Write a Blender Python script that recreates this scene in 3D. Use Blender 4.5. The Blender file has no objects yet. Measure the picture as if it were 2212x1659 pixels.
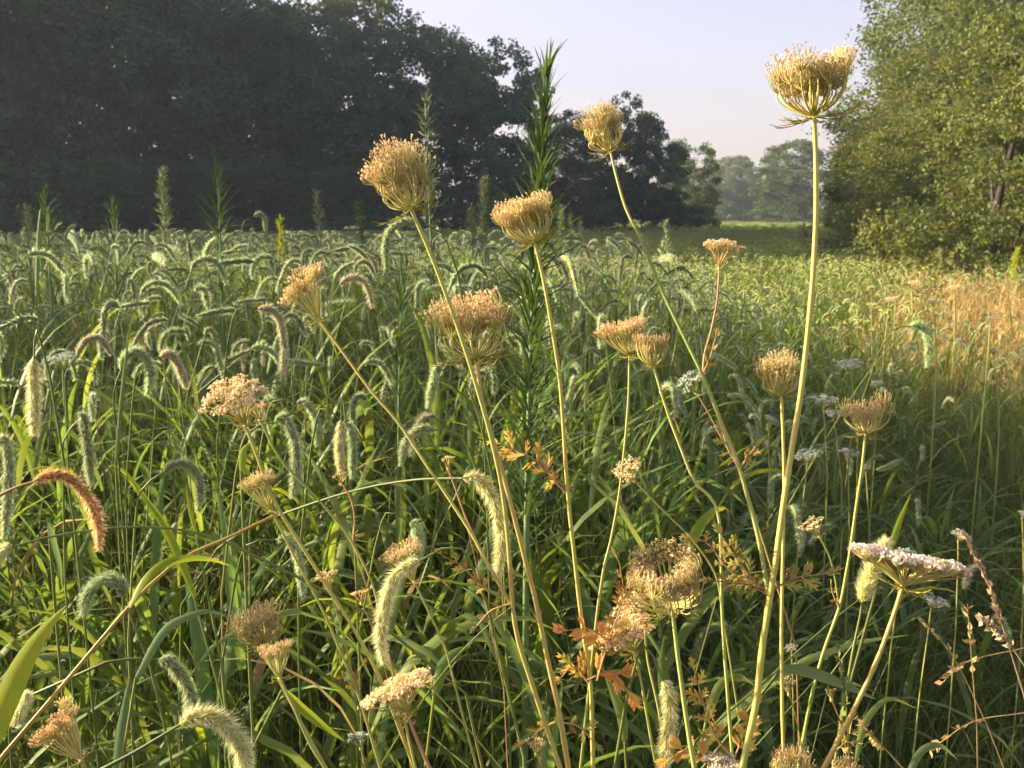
import bpy, math
import numpy as np
from mathutils import Matrix, Vector

# ------------------------------------------------------------------ camera, sky, sun, exposure
SC = bpy.context.scene
COL = SC.collection
RNG = np.random.default_rng(7)
rad = math.radians

CAM_H = 1.30
PITCH = 10.2
HFOV = 58.0
FPX = 1106.0 / math.tan(rad(HFOV / 2))          # focal length in pixels of a 2212 wide view

cam = bpy.data.cameras.new('camera')
cam_o = bpy.data.objects.new('camera', cam)
COL.objects.link(cam_o)
cam_o.location = (0, 0, CAM_H)
cam_o.rotation_euler = (rad(90 - PITCH), 0, 0)
cam.sensor_width = 36.0
cam.lens = 18.0 / math.tan(rad(HFOV / 2))
cam.clip_start = 0.02
cam.clip_end = 3000
cam.dof.use_dof = True
cam.dof.focus_distance = 0.72
cam.dof.aperture_fstop = 26.0
SC.camera = cam_o

SUN_AZ = 76.0      # degrees to the left of the view direction
SUN_EL = 17.0
SUN_STRENGTH = 5.0
SKY_STRENGTH = 0.100
EXPOSURE = 1.8

to_sun = Vector((-math.sin(rad(SUN_AZ)) * math.cos(rad(SUN_EL)), math.cos(rad(SUN_AZ)) * math.cos(rad(SUN_EL)), math.sin(rad(SUN_EL))))
world = bpy.data.worlds.new('World')
SC.world = world
world.use_nodes = True
wn = world.node_tree.nodes
wl = world.node_tree.links
bgn = wn['Background']
sky = wn.new('ShaderNodeTexSky')
sky.sky_type = 'NISHITA'
sky.sun_disc = False
sky.sun_elevation = rad(SUN_EL)
sky.sun_rotation = rad(-SUN_AZ)
sky.altitude = 0
sky.air_density = 1.3
sky.dust_density = 2.2
sky.ozone_density = 3.0
hs = wn.new('ShaderNodeHueSaturation')
hs.inputs['Saturation'].default_value = 0.68
mx = wn.new('ShaderNodeMix')
mx.data_type = 'RGBA'
mx.blend_type = 'MULTIPLY'
mx.inputs['Factor'].default_value = 1.0
mx.inputs['B'].default_value = (1.0, 0.80, 0.885, 1)
wl.new(sky.outputs[0], hs.inputs['Color'])
wl.new(hs.outputs[0], mx.inputs['A'])
wl.new(mx.outputs['Result'], bgn.inputs[0])
bgn.inputs[1].default_value = SKY_STRENGTH

sun = bpy.data.lights.new('sun', 'SUN')
sun.energy = SUN_STRENGTH
sun.angle = rad(0.6)
sun.color = (1.0, 0.82, 0.56)
sun_o = bpy.data.objects.new('sun', sun)
COL.objects.link(sun_o)
sun_o.rotation_euler = to_sun.to_track_quat('Z', 'Y').to_euler()
sun_o.location = (-40, 10, 20)

vs = SC.view_settings
vs.view_transform = 'Standard'
vs.look = 'None'
vs.exposure = EXPOSURE
vs.gamma = 1.0
vs.use_curve_mapping = False
SC.cycles.use_denoising = True
SC.cycles.use_adaptive_sampling = True
SC.cycles.adaptive_threshold = 0.03
SC.cycles.max_bounces = 5
SC.cycles.diffuse_bounces = 3
SC.cycles.glossy_bounces = 1
SC.cycles.transmission_bounces = 2
SC.cycles.transparent_max_bounces = 4
SC.cycles.volume_bounces = 0
SC.cycles.sample_clamp_indirect = 4.0

# ------------------------------------------------------------------ helpers
CP = np.array([0, 0, CAM_H])
CF = np.array([0, math.cos(rad(PITCH)), -math.sin(rad(PITCH))])
CU = np.array([0, math.sin(rad(PITCH)), math.cos(rad(PITCH))])
CR = np.array([1.0, 0, 0])


def P(u, v, d):
    """the place seen at photo position u, v, at d metres depth"""
    return CP + d * (CF + (u - 1106.0) / FPX * CR + (829.5 - v) / FPX * CU)


def unit(a):
    a = np.asarray(a, float)
    return a / (np.linalg.norm(a) + 1e-12)


def frame(z, spin=0.0):
    z = unit(z)
    h = np.array([0, 0, 1.0]) if abs(z[2]) < 0.9 else np.array([1.0, 0, 0])
    x = unit(np.cross(h, z))
    y = np.cross(z, x)
    c, s = math.cos(spin), math.sin(spin)
    return np.stack([x * c + y * s, -x * s + y * c, z], axis=1)


def smooth(a, b, t):
    t = np.clip((t - a) / (b - a), 0, 1)
    return t * t * (3 - 2 * t)


def catmull(pts, n):
    p = np.asarray(pts, float)
    if len(p) < 3:
        t = np.linspace(0, 1, n)[:, None]
        return p[0] * (1 - t) + p[-1] * t
    q = np.vstack([2 * p[0] - p[1], p, 2 * p[-1] - p[-2]])
    seg = np.linalg.norm(np.diff(p, axis=0), axis=1)
    s = np.concatenate([[0], np.cumsum(seg)])
    out = []
    for L in np.linspace(0, s[-1], n):
        i = min(int(np.searchsorted(s, L, side='right')) - 1, len(seg) - 1)
        t = (L - s[i]) / max(seg[i], 1e-9)
        a, b, c, d = q[i], q[i + 1], q[i + 2], q[i + 3]
        out.append(0.5 * (2 * b + (c - a) * t + (2 * a - 5 * b + 4 * c - d) * t * t + (3 * b - a - 3 * c + d) * t ** 3))
    return np.array(out)


class MB:
    """collects tubes, blades and leaves into one mesh"""
    def __init__(self):
        self.v, self.q, self.t, self.qm, self.tm, self.n = [], [], [], [], [], 0

    def add(self, v, q=None, t=None, m=0):
        v = np.asarray(v, float).reshape(-1, 3)
        if q is not None and len(q):
            q = np.asarray(q, int).reshape(-1, 4)
            self.q.append(q + self.n)
            self.qm.append(np.full(len(q), m))
        if t is not None and len(t):
            t = np.asarray(t, int).reshape(-1, 3)
            self.t.append(t + self.n)
            self.tm.append(np.full(len(t), m))
        self.v.append(v)
        self.n += len(v)

    def tube(self, pts, r, sides=5, m=0):
        pts = np.asarray(pts, float)
        n = len(pts)
        r = np.broadcast_to(np.asarray(r, float), (n,))
        tg = np.gradient(pts, axis=0)
        tg /= np.linalg.norm(tg, axis=1)[:, None] + 1e-12
        h = np.array([0.31, 0.17, 0.93]) if abs(tg[0][2]) < 0.85 else np.array([0.9, 0.41, 0.1])
        x = unit(np.cross(h, tg[0]))
        V = []
        ang = np.linspace(0, 2 * math.pi, sides, endpoint=False)
        for i in range(n):
            x = x - tg[i] * np.dot(x, tg[i])
            x = unit(x)
            y = np.cross(tg[i], x)
            V.append(pts[i] + r[i] * (np.cos(ang)[:, None] * x + np.sin(ang)[:, None] * y))
        V = np.vstack(V)
        k = np.arange(sides)
        Q = []
        for i in range(n - 1):
            a = i * sides
            Q.append(np.stack([a + k, a + (k + 1) % sides, a + sides + (k + 1) % sides, a + sides + k], 1))
        self.add(V, np.vstack(Q), m=m)

    def blade(self, pts, w, side, fold=0.25, m=0):
        """grass leaf: three vertices across, folded along the midrib"""
        pts = np.asarray(pts, float)
        n = len(pts)
        tg = np.gradient(pts, axis=0)
        tg /= np.linalg.norm(tg, axis=1)[:, None] + 1e-12
        s = np.asarray(side, float)
        s = np.broadcast_to(s, (n, 3))
        s = s - tg * np.sum(s * tg, 1)[:, None]
        s = s / (np.linalg.norm(s, axis=1)[:, None] + 1e-12)
        nm = np.cross(s, tg)
        w = np.broadcast_to(np.asarray(w, float), (n,))[:, None]
        L = pts - s * w * 0.5 + nm * w * fold
        R = pts + s * w * 0.5 + nm * w * fold
        V = np.stack([L, pts, R], 1).reshape(-1, 3)
        k = np.arange(n - 1) * 3
        Q = np.concatenate([np.stack([k, k + 1, k + 4, k + 3], 1), np.stack([k + 1, k + 2, k + 5, k + 4], 1)])
        self.add(V, Q, m=m)

    def leaves(self, c, a, b, m=0):
        """many rhombic leaves: centre, half length vector, half width vector"""
        n = len(c)
        V = np.stack([c - a, c + b - a * 0.15, c + a, c - b - a * 0.15], 1).reshape(-1, 3)
        self.add(V, np.arange(n * 4).reshape(-1, 4), m=m)

    def spikes(self, base, tip, w, m=0):
        """bristles: thin triangles"""
        d = tip - base
        x = np.cross(d, RNG.normal(size=d.shape))
        x /= np.linalg.norm(x, axis=1)[:, None] + 1e-12
        n = len(base)
        w = np.broadcast_to(np.asarray(w, float), (n,))[:, None]
        V = np.stack([base - x * w * 0.5, base + x * w * 0.5, tip], 1).reshape(-1, 3)
        self.add(V, t=np.arange(n * 3).reshape(-1, 3), m=m)

    def mesh(self, name, mats, smooth_shade=True):
        V = np.vstack(self.v).astype(np.float32)
        Q = np.vstack(self.q) if self.q else np.zeros((0, 4), int)
        T = np.vstack(self.t) if self.t else np.zeros((0, 3), int)
        me = bpy.data.meshes.new(name)
        me.vertices.add(len(V))
        me.vertices.foreach_set('co', V.ravel())
        nl = Q.size + T.size
        me.loops.add(nl)
        me.loops.foreach_set('vertex_index', np.concatenate([Q.ravel(), T.ravel()]).astype(np.int32))
        npoly = len(Q) + len(T)
        me.polygons.add(npoly)
        st = np.concatenate([np.arange(len(Q)) * 4, Q.size + np.arange(len(T)) * 3]).astype(np.int32)
        me.polygons.foreach_set('loop_start', st)
        mi = np.concatenate([np.concatenate(self.qm) if self.qm else np.zeros(0), np.concatenate(self.tm) if self.tm else np.zeros(0)]).astype(np.int32)
        me.polygons.foreach_set('material_index', mi)
        me.polygons.foreach_set('use_smooth', np.full(npoly, smooth_shade))
        for mm in (mats if isinstance(mats, (list, tuple)) else [mats]):
            me.materials.append(mm)
        me.update(calc_edges=True)
        return me

    def build(self, name, mats, parent=None, loc=None, smooth_shade=True):
        """links what was collected as one object; coordinates are world ones, moved to loc"""
        if loc is None and parent is not None:
            loc = None
        if loc is not None:
            self.v = [v - np.asarray(loc) for v in self.v]
        o = bpy.data.objects.new(name, self.mesh(name, mats, smooth_shade))
        COL.objects.link(o)
        if loc is not None:
            o.location = loc
        if parent is not None:
            o.parent = parent
        return o


def obj(name, me, parent=None, loc=(0, 0, 0), mat=None):
    o = bpy.data.objects.new(name, me)
    COL.objects.link(o)
    if parent is not None:
        o.parent = parent
    if mat is not None:
        o.matrix_local = mat
    else:
        o.location = loc
    return o


def tag(o, label=None, cat=None, group=None, kind=None):
    if label:
        o['label'] = label
    if cat:
        o['category'] = cat
    if group:
        o['group'] = group
    if kind:
        o['kind'] = kind
    return o


def thing(name, loc, label, cat, group=None):
    o = bpy.data.objects.new(name, None)
    o.empty_display_size = 0.05
    COL.objects.link(o)
    o.location = loc
    return tag(o, label, cat, group)


def rel(mb, root):
    """move collected world coordinates into the frame of an unrotated root"""
    L = np.array(root.location)
    mb.v = [v - L for v in mb.v]
    return mb


# ------------------------------------------------------------------ materials
def mat(name, col, col2=None, rough=0.6, transl=0.0, tcol=None, scale=30.0, rnd=0.25, spec=0.3, tip=None):
    """procedural plant material: two tones mixed by noise, a per object shift, some light let through"""
    m = bpy.data.materials.new(name)
    m.use_nodes = True
    nt = m.node_tree
    N, L = nt.nodes, nt.links
    pb = N['Principled BSDF']
    out = N['Material Output']
    tc = N.new('ShaderNodeTexCoord')
    nz = N.new('ShaderNodeTexNoise')
    nz.inputs['Scale'].default_value = scale
    nz.inputs['Detail'].default_value = 3.0
    L.new(tc.outputs['Object'], nz.inputs['Vector'])
    rp = N.new('ShaderNodeValToRGB')
    rp.color_ramp.elements[0].position = 0.35
    rp.color_ramp.elements[1].position = 0.65
    rp.color_ramp.elements[0].color = (*col, 1)
    rp.color_ramp.elements[1].color = (*(col2 or col), 1)
    L.new(nz.outputs['Fac'], rp.inputs['Fac'])
    oi_ = N.new('ShaderNodeObjectInfo')
    at = N.new('ShaderNodeAttribute')
    at.attribute_name = 'rnd'
    ad = N.new('ShaderNodeMath')
    ad.operation = 'ADD'
    L.new(oi_.outputs['Random'], ad.inputs[0])
    L.new(at.outputs['Fac'], ad.inputs[1])
    oi = N.new('ShaderNodeMath')
    oi.operation = 'FRACT'
    L.new(ad.outputs[0], oi.inputs[0])
    mr = N.new('ShaderNodeMapRange')
    mr.inputs['To Min'].default_value = 1.0 - rnd
    mr.inputs['To Max'].default_value = 1.0 + rnd
    L.new(oi.outputs[0], mr.inputs['Value'])
    hv = N.new('ShaderNodeHueSaturation')
    L.new(rp.outputs['Color'], hv.inputs['Color'])
    L.new(mr.outputs['Result'], hv.inputs['Value'])
    mh = N.new('ShaderNodeMapRange')
    mh.inputs['To Min'].default_value = 0.5 - rnd * 0.06
    mh.inputs['To Max'].default_value = 0.5 + rnd * 0.06
    ml = N.new('ShaderNodeMath')
    ml.operation = 'MULTIPLY'
    ml.inputs[1].default_value = 7.31
    fr = N.new('ShaderNodeMath')
    fr.operation = 'FRACT'
    L.new(oi.outputs[0], ml.inputs[0])
    L.new(ml.outputs[0], fr.inputs[0])
    L.new(fr.outputs[0], mh.inputs['Value'])
    L.new(mh.outputs['Result'], hv.inputs['Hue'])
    L.new(hv.outputs['Color'], pb.inputs['Base Color'])
    pb.inputs['Roughness'].default_value = rough
    pb.inputs['Specular IOR Level'].default_value = spec
    if transl > 0:
        tr = N.new('ShaderNodeBsdfTranslucent')
        if tcol is not None:
            mm = N.new('ShaderNodeMix')
            mm.data_type = 'RGBA'
            mm.blend_type = 'MULTIPLY'
            mm.inputs['Factor'].default_value = 1.0
            mm.inputs['B'].default_value = (*tcol, 1)
            L.new(hv.outputs['Color'], mm.inputs['A'])
            L.new(mm.outputs['Result'], tr.inputs['Color'])
        else:
            L.new(hv.outputs['Color'], tr.inputs['Color'])
        ms = N.new('ShaderNodeMixShader')
        ms.inputs['Fac'].default_value = transl
        L.new(pb.outputs[0], ms.inputs[1])
        L.new(tr.outputs[0], ms.inputs[2])
        L.new(ms.outputs[0], out.inputs['Surface'])
    return m


M = {}
M['soil'] = mat('soil', (0.05, 0.055, 0.02), (0.08, 0.10, 0.03), 0.9, scale=3.0, rnd=0)
M['blade'] = mat('grass_leaf', (0.125, 0.20, 0.05), (0.18, 0.255, 0.07), 0.5, 0.45, (1.5, 1.35, 0.6), scale=12, rnd=0.32, spec=0.2)
M['blade_yellow'] = mat('grass_leaf_yellowing', (0.26, 0.37, 0.035), (0.40, 0.42, 0.045), 0.5, 0.55, (1.3, 1.2, 0.7), scale=14, rnd=0.12, spec=0.2)
M['blade_grey'] = mat('grass_leaf_grey', (0.15, 0.23, 0.085), (0.20, 0.28, 0.12), 0.5, 0.4, (1.2, 1.2, 0.7), scale=18, rnd=0.15, spec=0.25)
M['culm'] = mat('grass_culm', (0.11, 0.17, 0.04), (0.18, 0.2, 0.05), 0.5, 0.15, scale=10, rnd=0.3)
M['straw'] = mat('straw', (0.42, 0.30, 0.07), (0.36, 0.20, 0.06), 0.5, 0.1, scale=14, rnd=0.1)
M['dry'] = mat('dry_grass', (0.50, 0.35, 0.14), (0.42, 0.33, 0.12), 0.7, 0.3, scale=6, rnd=0.3)
M['drydark'] = mat('dead_stalk', (0.34, 0.24, 0.14), (0.42, 0.30, 0.18), 0.7, 0.1, scale=20, rnd=0.3)
M['fine'] = mat('fine_grass', (0.12, 0.18, 0.045), (0.18, 0.22, 0.07), 0.5, 0.4, (1.4, 1.3, 0.6), scale=8, rnd=0.35, spec=0.2)
M['field'] = mat('field_grass', (0.15, 0.25, 0.04), (0.21, 0.295, 0.05), 0.5, 0.45, (1.4, 1.3, 0.6), scale=1.2, rnd=0.15, spec=0.15)
M['fieldhead'] = mat('field_seed_head', (0.34, 0.42, 0.12), (0.40, 0.43, 0.15), 0.6, 0.4, scale=5, rnd=0.2)
M['core'] = mat('seed_core', (0.24, 0.27, 0.10), (0.15, 0.16, 0.07), 0.7, 0.15, scale=350, rnd=0.3)
M['bristle'] = mat('bristle', (0.54, 0.64, 0.36), (0.48, 0.58, 0.29), 0.5, 0.5, scale=60, rnd=0.2)
M['corebrown'] = mat('seed_core_brown', (0.19, 0.15, 0.075), (0.24, 0.18, 0.085), 0.7, 0.1, scale=350, rnd=0.3)
M['bristlebrown'] = mat('bristle_brown', (0.50, 0.48, 0.30), (0.58, 0.56, 0.36), 0.5, 0.5, scale=60, rnd=0.15)
M['coreyellow'] = mat('seed_core_yellow', (0.44, 0.44, 0.08), (0.28, 0.26, 0.06), 0.7, 0.15, scale=350, rnd=0.1)
M['bristleyellow'] = mat('bristle_yellow', (0.80, 0.78, 0.48), (0.74, 0.72, 0.38), 0.5, 0.5, scale=60, rnd=0.1)
M['coreorange'] = mat('seed_core_orange', (0.40, 0.21, 0.06), (0.18, 0.09, 0.03), 0.7, 0.1, scale=350, rnd=0.0)
M['bristleorange'] = mat('bristle_orange', (0.92, 0.62, 0.30), (0.90, 0.55, 0.22), 0.5, 0.5, scale=60, rnd=0.0)
M['stem'] = mat('carrot_stem', (0.42, 0.44, 0.09), (0.52, 0.37, 0.09), 0.5, 0.0, scale=7, rnd=0.12)
M['stemorange'] = mat('carrot_stem_orange', (0.56, 0.34, 0.10), (0.42, 0.38, 0.09), 0.5, 0.0, scale=7, rnd=0.12)
M['stemgreen'] = mat('carrot_stem_green', (0.23, 0.31, 0.07), (0.40, 0.36, 0.09), 0.5, 0.0, scale=7, rnd=0.15)
M['stemred'] = mat('carrot_stem_red', (0.44, 0.28, 0.10), (0.36, 0.17, 0.08), 0.5, 0.0, scale=16, rnd=0.15)
M['ray'] = mat('umbel_ray', (0.52, 0.50, 0.16), (0.60, 0.49, 0.18), 0.55, 0.1, scale=40, rnd=0.2)
M['ped'] = mat('umbel_pedicel', (0.58, 0.53, 0.19), (0.58, 0.44, 0.16), 0.6, 0.2, scale=60, rnd=0.28)
M['fruit'] = mat('umbel_fruit', (0.74, 0.60, 0.29), (0.82, 0.60, 0.35), 0.7, 0.25, scale=60, rnd=0.3)
M['fruitpink'] = mat('umbel_fruit_pink', (0.84, 0.64, 0.32), (0.84, 0.54, 0.31), 0.7, 0.3, scale=60, rnd=0.25)
M['petal'] = mat('umbel_petal_peach', (0.88, 0.74, 0.44), (0.86, 0.64, 0.38), 0.6, 0.35, scale=90, rnd=0.12)
M['petalwhite'] = mat('umbel_petal_white', (0.86, 0.77, 0.66), (0.84, 0.70, 0.58), 0.6, 0.35, scale=90, rnd=0.08)
M['petalcool'] = mat('umbel_petal_cool_white', (0.62, 0.66, 0.60), (0.55, 0.60, 0.52), 0.6, 0.3, scale=90, rnd=0.12)
M['raydark'] = mat('umbel_ray_dry', (0.30, 0.27, 0.10), (0.36, 0.27, 0.10), 0.6, 0.1, scale=40, rnd=0.15)
M['fruitdark'] = mat('umbel_fruit_dry', (0.24, 0.21, 0.11), (0.40, 0.30, 0.16), 0.7, 0.15, scale=90, rnd=0.3)
M['bract'] = mat('umbel_bract', (0.34, 0.36, 0.07), (0.36, 0.28, 0.07), 0.55, 0.2, scale=40, rnd=0.2)
M['leaforange'] = mat('carrot_leaf_orange', (0.68, 0.36, 0.08), (0.50, 0.42, 0.09), 0.55, 0.4, scale=120, rnd=0.25)
M['leafred'] = mat('carrot_leaf_red', (0.74, 0.30, 0.10), (0.66, 0.38, 0.09), 0.55, 0.4, scale=120, rnd=0.2)
M['leafolive'] = mat('carrot_leaf_olive', (0.32, 0.32, 0.07), (0.44, 0.31, 0.08), 0.55, 0.35, scale=120, rnd=0.25)
M['horse'] = mat('horseweed_leaf', (0.06, 0.115, 0.04), (0.085, 0.14, 0.045), 0.55, 0.35, (1.4, 1.3, 0.6), scale=30, rnd=0.35, spec=0.2)
M['horsestem'] = mat('horseweed_stem', (0.11, 0.19, 0.06), (0.13, 0.2, 0.06), 0.5, 0, scale=30, rnd=0.1)
M['plume'] = mat('weed_plume', (0.21, 0.28, 0.11), (0.28, 0.31, 0.13), 0.7, 0.3, scale=60, rnd=0.2)
M['plumegreen'] = mat('weed_plume_green', (0.09, 0.14, 0.05), (0.12, 0.17, 0.06), 0.6, 0.35, scale=60, rnd=0.2)
M['bark'] = mat('bark', (0.045, 0.037, 0.028), (0.075, 0.065, 0.05), 0.9, scale=6, rnd=0.2)
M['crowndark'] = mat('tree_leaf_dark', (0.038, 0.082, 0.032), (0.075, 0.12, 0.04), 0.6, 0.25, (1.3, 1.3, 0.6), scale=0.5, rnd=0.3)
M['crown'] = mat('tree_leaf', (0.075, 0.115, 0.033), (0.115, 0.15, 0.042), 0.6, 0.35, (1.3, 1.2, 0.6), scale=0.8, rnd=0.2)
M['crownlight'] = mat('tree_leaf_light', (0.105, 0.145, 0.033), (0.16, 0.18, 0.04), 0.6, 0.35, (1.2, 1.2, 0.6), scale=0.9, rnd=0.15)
M['bramble'] = mat('bramble_leaf', (0.10, 0.10, 0.04), (0.16, 0.11, 0.05), 0.6, 0.3, scale=2, rnd=0.2)

# ------------------------------------------------------------------ ground
mb = MB()
gx = np.array([-480, -120, -30, -8, 0, 8, 30, 120, 480.0])
gy = np.array([-120, -20, -4, 0, 4, 12, 30, 90, 200, 480.0])
V = np.array([[x, y, 0] for y in gy for x in gx])
nx = len(gx)
Q = [[j * nx + i, j * nx + i + 1, (j + 1) * nx + i + 1, (j + 1) * nx + i] for j in range(len(gy) - 1) for i in range(nx - 1)]
mb.add(V, Q)
tag(mb.build('ground', M['soil']), 'dark soil and thatch under the field of grass', 'ground', kind='structure')

# ------------------------------------------------------------------ trees
def crown_mesh(name, seed, h, r, z0, nblob, nclump, nleaf, leaf, mtl, taper=0.6, skirt=False, clump_r=0.75, blob=(0.26, 0.46)):
    """foliage: blobs on an egg, leaf clumps on the blobs, small leaves in each clump"""
    g = np.random.default_rng(seed)
    C, A = [], []
    hh = (h - z0) / 2
    for b in range(nblob):
        d = unit(g.normal(size=3))
        k = g.uniform(0.35, 0.8)
        p = d * np.array([r, r, hh]) * k
        p[2] += z0 + hh
        if skirt:
            a_ = g.uniform(0, 6.283)
            p = np.array([math.cos(a_) * r * k, math.sin(a_) * r * k, h * (0.05 + 0.88 * g.random() ** 1.15)])
        t = (p[2] - z0) / (2 * hh)
        s = 1.0 - taper * smooth(0.45, 1.0, np.array(t)) * 0.8
        p[0] *= s
        p[1] *= s
        br = r * g.uniform(*blob) * (0.6 + 0.4 * s)
        C.append(p)
        A.append(br)
    C, A = np.array(C), np.array(A)
    cl = []
    while len(cl) < nclump:
        i = g.integers(nblob)
        d = unit(g.normal(size=3))
        if d[2] < -0.5 and g.random() < 0.6:
            continue
        p = C[i] + d * A[i] * np.array([1, 1, 0.85]) * g.uniform(0.75, 1.05)
        if p[2] < 0.25:
            continue
        ins = np.linalg.norm((C - p) / A[:, None], axis=1)
        ins[i] = 9
        if ins.min() < 0.75:
            continue
        cl.append(p)
    cl = np.array(cl)
    cr = g.uniform(0.55, 1.2, len(cl)) * clump_r
    n = nclump * nleaf
    ci = np.repeat(np.arange(nclump), nleaf)
    off = g.normal(size=(n, 3))
    off /= np.linalg.norm(off, axis=1)[:, None]
    off *= (g.random(n) ** 0.5)[:, None] * cr[ci][:, None] * np.array([1, 1, 0.75])
    c = cl[ci] + off
    a = g.normal(size=(n, 3)) + off * 0.8 / clump_r + np.array([0, 0, -0.25])
    a /= np.linalg.norm(a, axis=1)[:, None]
    b = np.cross(a, g.normal(size=(n, 3)))
    b /= np.linalg.norm(b, axis=1)[:, None]
    sz = g.uniform(0.6, 1.25, n)[:, None] * leaf
    ok = c[:, 2] > 0.1
    m_ = MB()
    m_.leaves(c[ok], (a * sz * 0.5)[ok], (b * sz * 0.3)[ok])
    return m_.mesh(name, mtl, False), cl


def trunk_mesh(name, seed, h, cl, r=0.12):
    g = np.random.default_rng(seed)
    m_ = MB()
    top = np.array([g.normal() * 0.3, g.normal() * 0.3, h * 0.8])
    pts = catmull([(0, 0, -0.2), (g.normal() * 0.15, g.normal() * 0.15, h * 0.3), top], 9)
    m_.tube(pts, np.linspace(r, r * 0.2, 9), 7)
    for k in range(10):
        e = cl[g.integers(len(cl))]
        t = np.clip(e[2] / h * 0.75, 0.12, 0.75) * g.uniform(0.6, 0.95)
        s = pts[int(t * 8)]
        m_.tube(catmull([s, (s + e) / 2 + np.array([0, 0, -0.3]), e], 5), np.linspace(r * 0.35, r * 0.06, 5), 5)
    return m_.mesh(name, M['bark'])


TREE = {}
def tree_kind(key, seed, h, r, z0, nb, nc, nl, leaf, mtl, **kw):
    cm, cl = crown_mesh('crown', seed, h, r, z0, nb, nc, nl, leaf, mtl, **kw)
    TREE[key] = (cm, trunk_mesh('trunk', seed + 50, h, cl), h)


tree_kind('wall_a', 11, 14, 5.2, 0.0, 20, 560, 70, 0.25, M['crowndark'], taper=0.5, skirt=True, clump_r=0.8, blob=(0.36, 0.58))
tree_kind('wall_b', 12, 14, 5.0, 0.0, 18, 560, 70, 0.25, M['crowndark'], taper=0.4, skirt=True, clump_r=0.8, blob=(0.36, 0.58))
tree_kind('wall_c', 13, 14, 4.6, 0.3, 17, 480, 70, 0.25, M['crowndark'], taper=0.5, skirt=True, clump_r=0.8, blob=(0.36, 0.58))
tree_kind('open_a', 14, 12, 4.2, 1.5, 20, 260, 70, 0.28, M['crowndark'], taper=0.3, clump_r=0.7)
tree_kind('mid_a', 15, 12, 4.8, 0.2, 18, 460, 60, 0.26, M['crown'], taper=0.5, skirt=True, blob=(0.34, 0.54))
tree_kind('mid_b', 16, 12, 4.4, 0.8, 30, 420, 60, 0.26, M['crown'], taper=0.4, skirt=True)
tree_kind('right_a', 17, 13, 5.0, 0.2, 28, 1150, 80, 0.14, M['crownlight'], taper=0.5, clump_r=0.75, skirt=True, blob=(0.34, 0.54))
tree_kind('right_b', 18, 13, 4.6, 0.4, 26, 1100, 80, 0.14, M['crown'], taper=0.5, clump_r=0.75, skirt=True, blob=(0.34, 0.54))
tree_kind('bush', 19, 4.6, 2.4, 0.0, 26, 620, 60, 0.085, M['crownlight'], taper=0.3, clump_r=0.3, skirt=True)
tree_kind('bush_b', 20, 3.6, 2.2, 0.0, 24, 520, 60, 0.085, M['crown'], taper=0.3, clump_r=0.3, skirt=True)


def tree(kind, u, d, h, label, group=None, spin=None, wide=1.0, x=None, name='tree', cat='tree'):
    cm, tm, h0 = TREE[kind]
    if x is None:
        x = (u - 1106.0) / FPX * d
    o = thing(name, (x, d, 0), label, cat, group)
    s = h / h0
    o.scale = (s * wide, s * wide, s)
    o.rotation_euler = (0, 0, spin if spin is not None else RNG.uniform(0, 6.28))
    obj('trunk', tm, o)
    obj('crown', cm, o)
    return o


WG = 'trees of the dark wood'
# the dark wood on the left: front row, then a taller row behind it
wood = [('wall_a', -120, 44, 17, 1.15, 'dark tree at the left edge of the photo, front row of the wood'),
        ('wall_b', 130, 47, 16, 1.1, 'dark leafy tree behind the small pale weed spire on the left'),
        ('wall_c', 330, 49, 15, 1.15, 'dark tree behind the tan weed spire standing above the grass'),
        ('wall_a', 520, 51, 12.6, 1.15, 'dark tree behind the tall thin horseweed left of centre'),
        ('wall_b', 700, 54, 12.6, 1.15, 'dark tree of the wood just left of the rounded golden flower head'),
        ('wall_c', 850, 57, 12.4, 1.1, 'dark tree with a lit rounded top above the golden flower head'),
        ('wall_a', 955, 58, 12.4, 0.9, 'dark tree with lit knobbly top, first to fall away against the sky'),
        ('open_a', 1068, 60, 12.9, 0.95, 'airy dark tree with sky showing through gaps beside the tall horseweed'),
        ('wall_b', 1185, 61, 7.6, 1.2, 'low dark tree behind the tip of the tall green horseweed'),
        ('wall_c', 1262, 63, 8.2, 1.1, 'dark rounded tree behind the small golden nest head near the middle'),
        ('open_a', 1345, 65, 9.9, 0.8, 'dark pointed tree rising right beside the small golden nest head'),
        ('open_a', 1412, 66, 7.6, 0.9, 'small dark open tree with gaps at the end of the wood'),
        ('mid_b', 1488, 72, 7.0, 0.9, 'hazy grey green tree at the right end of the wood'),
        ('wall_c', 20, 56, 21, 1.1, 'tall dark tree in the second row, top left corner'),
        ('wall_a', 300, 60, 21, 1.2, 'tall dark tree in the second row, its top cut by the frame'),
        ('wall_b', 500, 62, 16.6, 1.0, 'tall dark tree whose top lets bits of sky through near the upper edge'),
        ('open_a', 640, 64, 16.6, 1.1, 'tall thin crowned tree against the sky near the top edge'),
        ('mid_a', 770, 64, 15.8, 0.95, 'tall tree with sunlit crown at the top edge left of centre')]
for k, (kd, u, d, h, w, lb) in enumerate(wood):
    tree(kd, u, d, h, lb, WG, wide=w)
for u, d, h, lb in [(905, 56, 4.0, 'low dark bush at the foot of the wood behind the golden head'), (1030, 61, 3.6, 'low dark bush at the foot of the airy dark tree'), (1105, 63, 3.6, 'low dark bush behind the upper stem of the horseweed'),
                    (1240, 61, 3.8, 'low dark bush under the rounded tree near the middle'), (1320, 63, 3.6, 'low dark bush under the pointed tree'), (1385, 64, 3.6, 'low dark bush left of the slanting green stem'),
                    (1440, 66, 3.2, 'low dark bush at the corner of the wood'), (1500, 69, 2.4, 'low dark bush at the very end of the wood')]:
    tree('wall_c', u, d, h, lb, 'low bushes at the foot of the wood', wide=2.0, name='bush', cat='bush')
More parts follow.
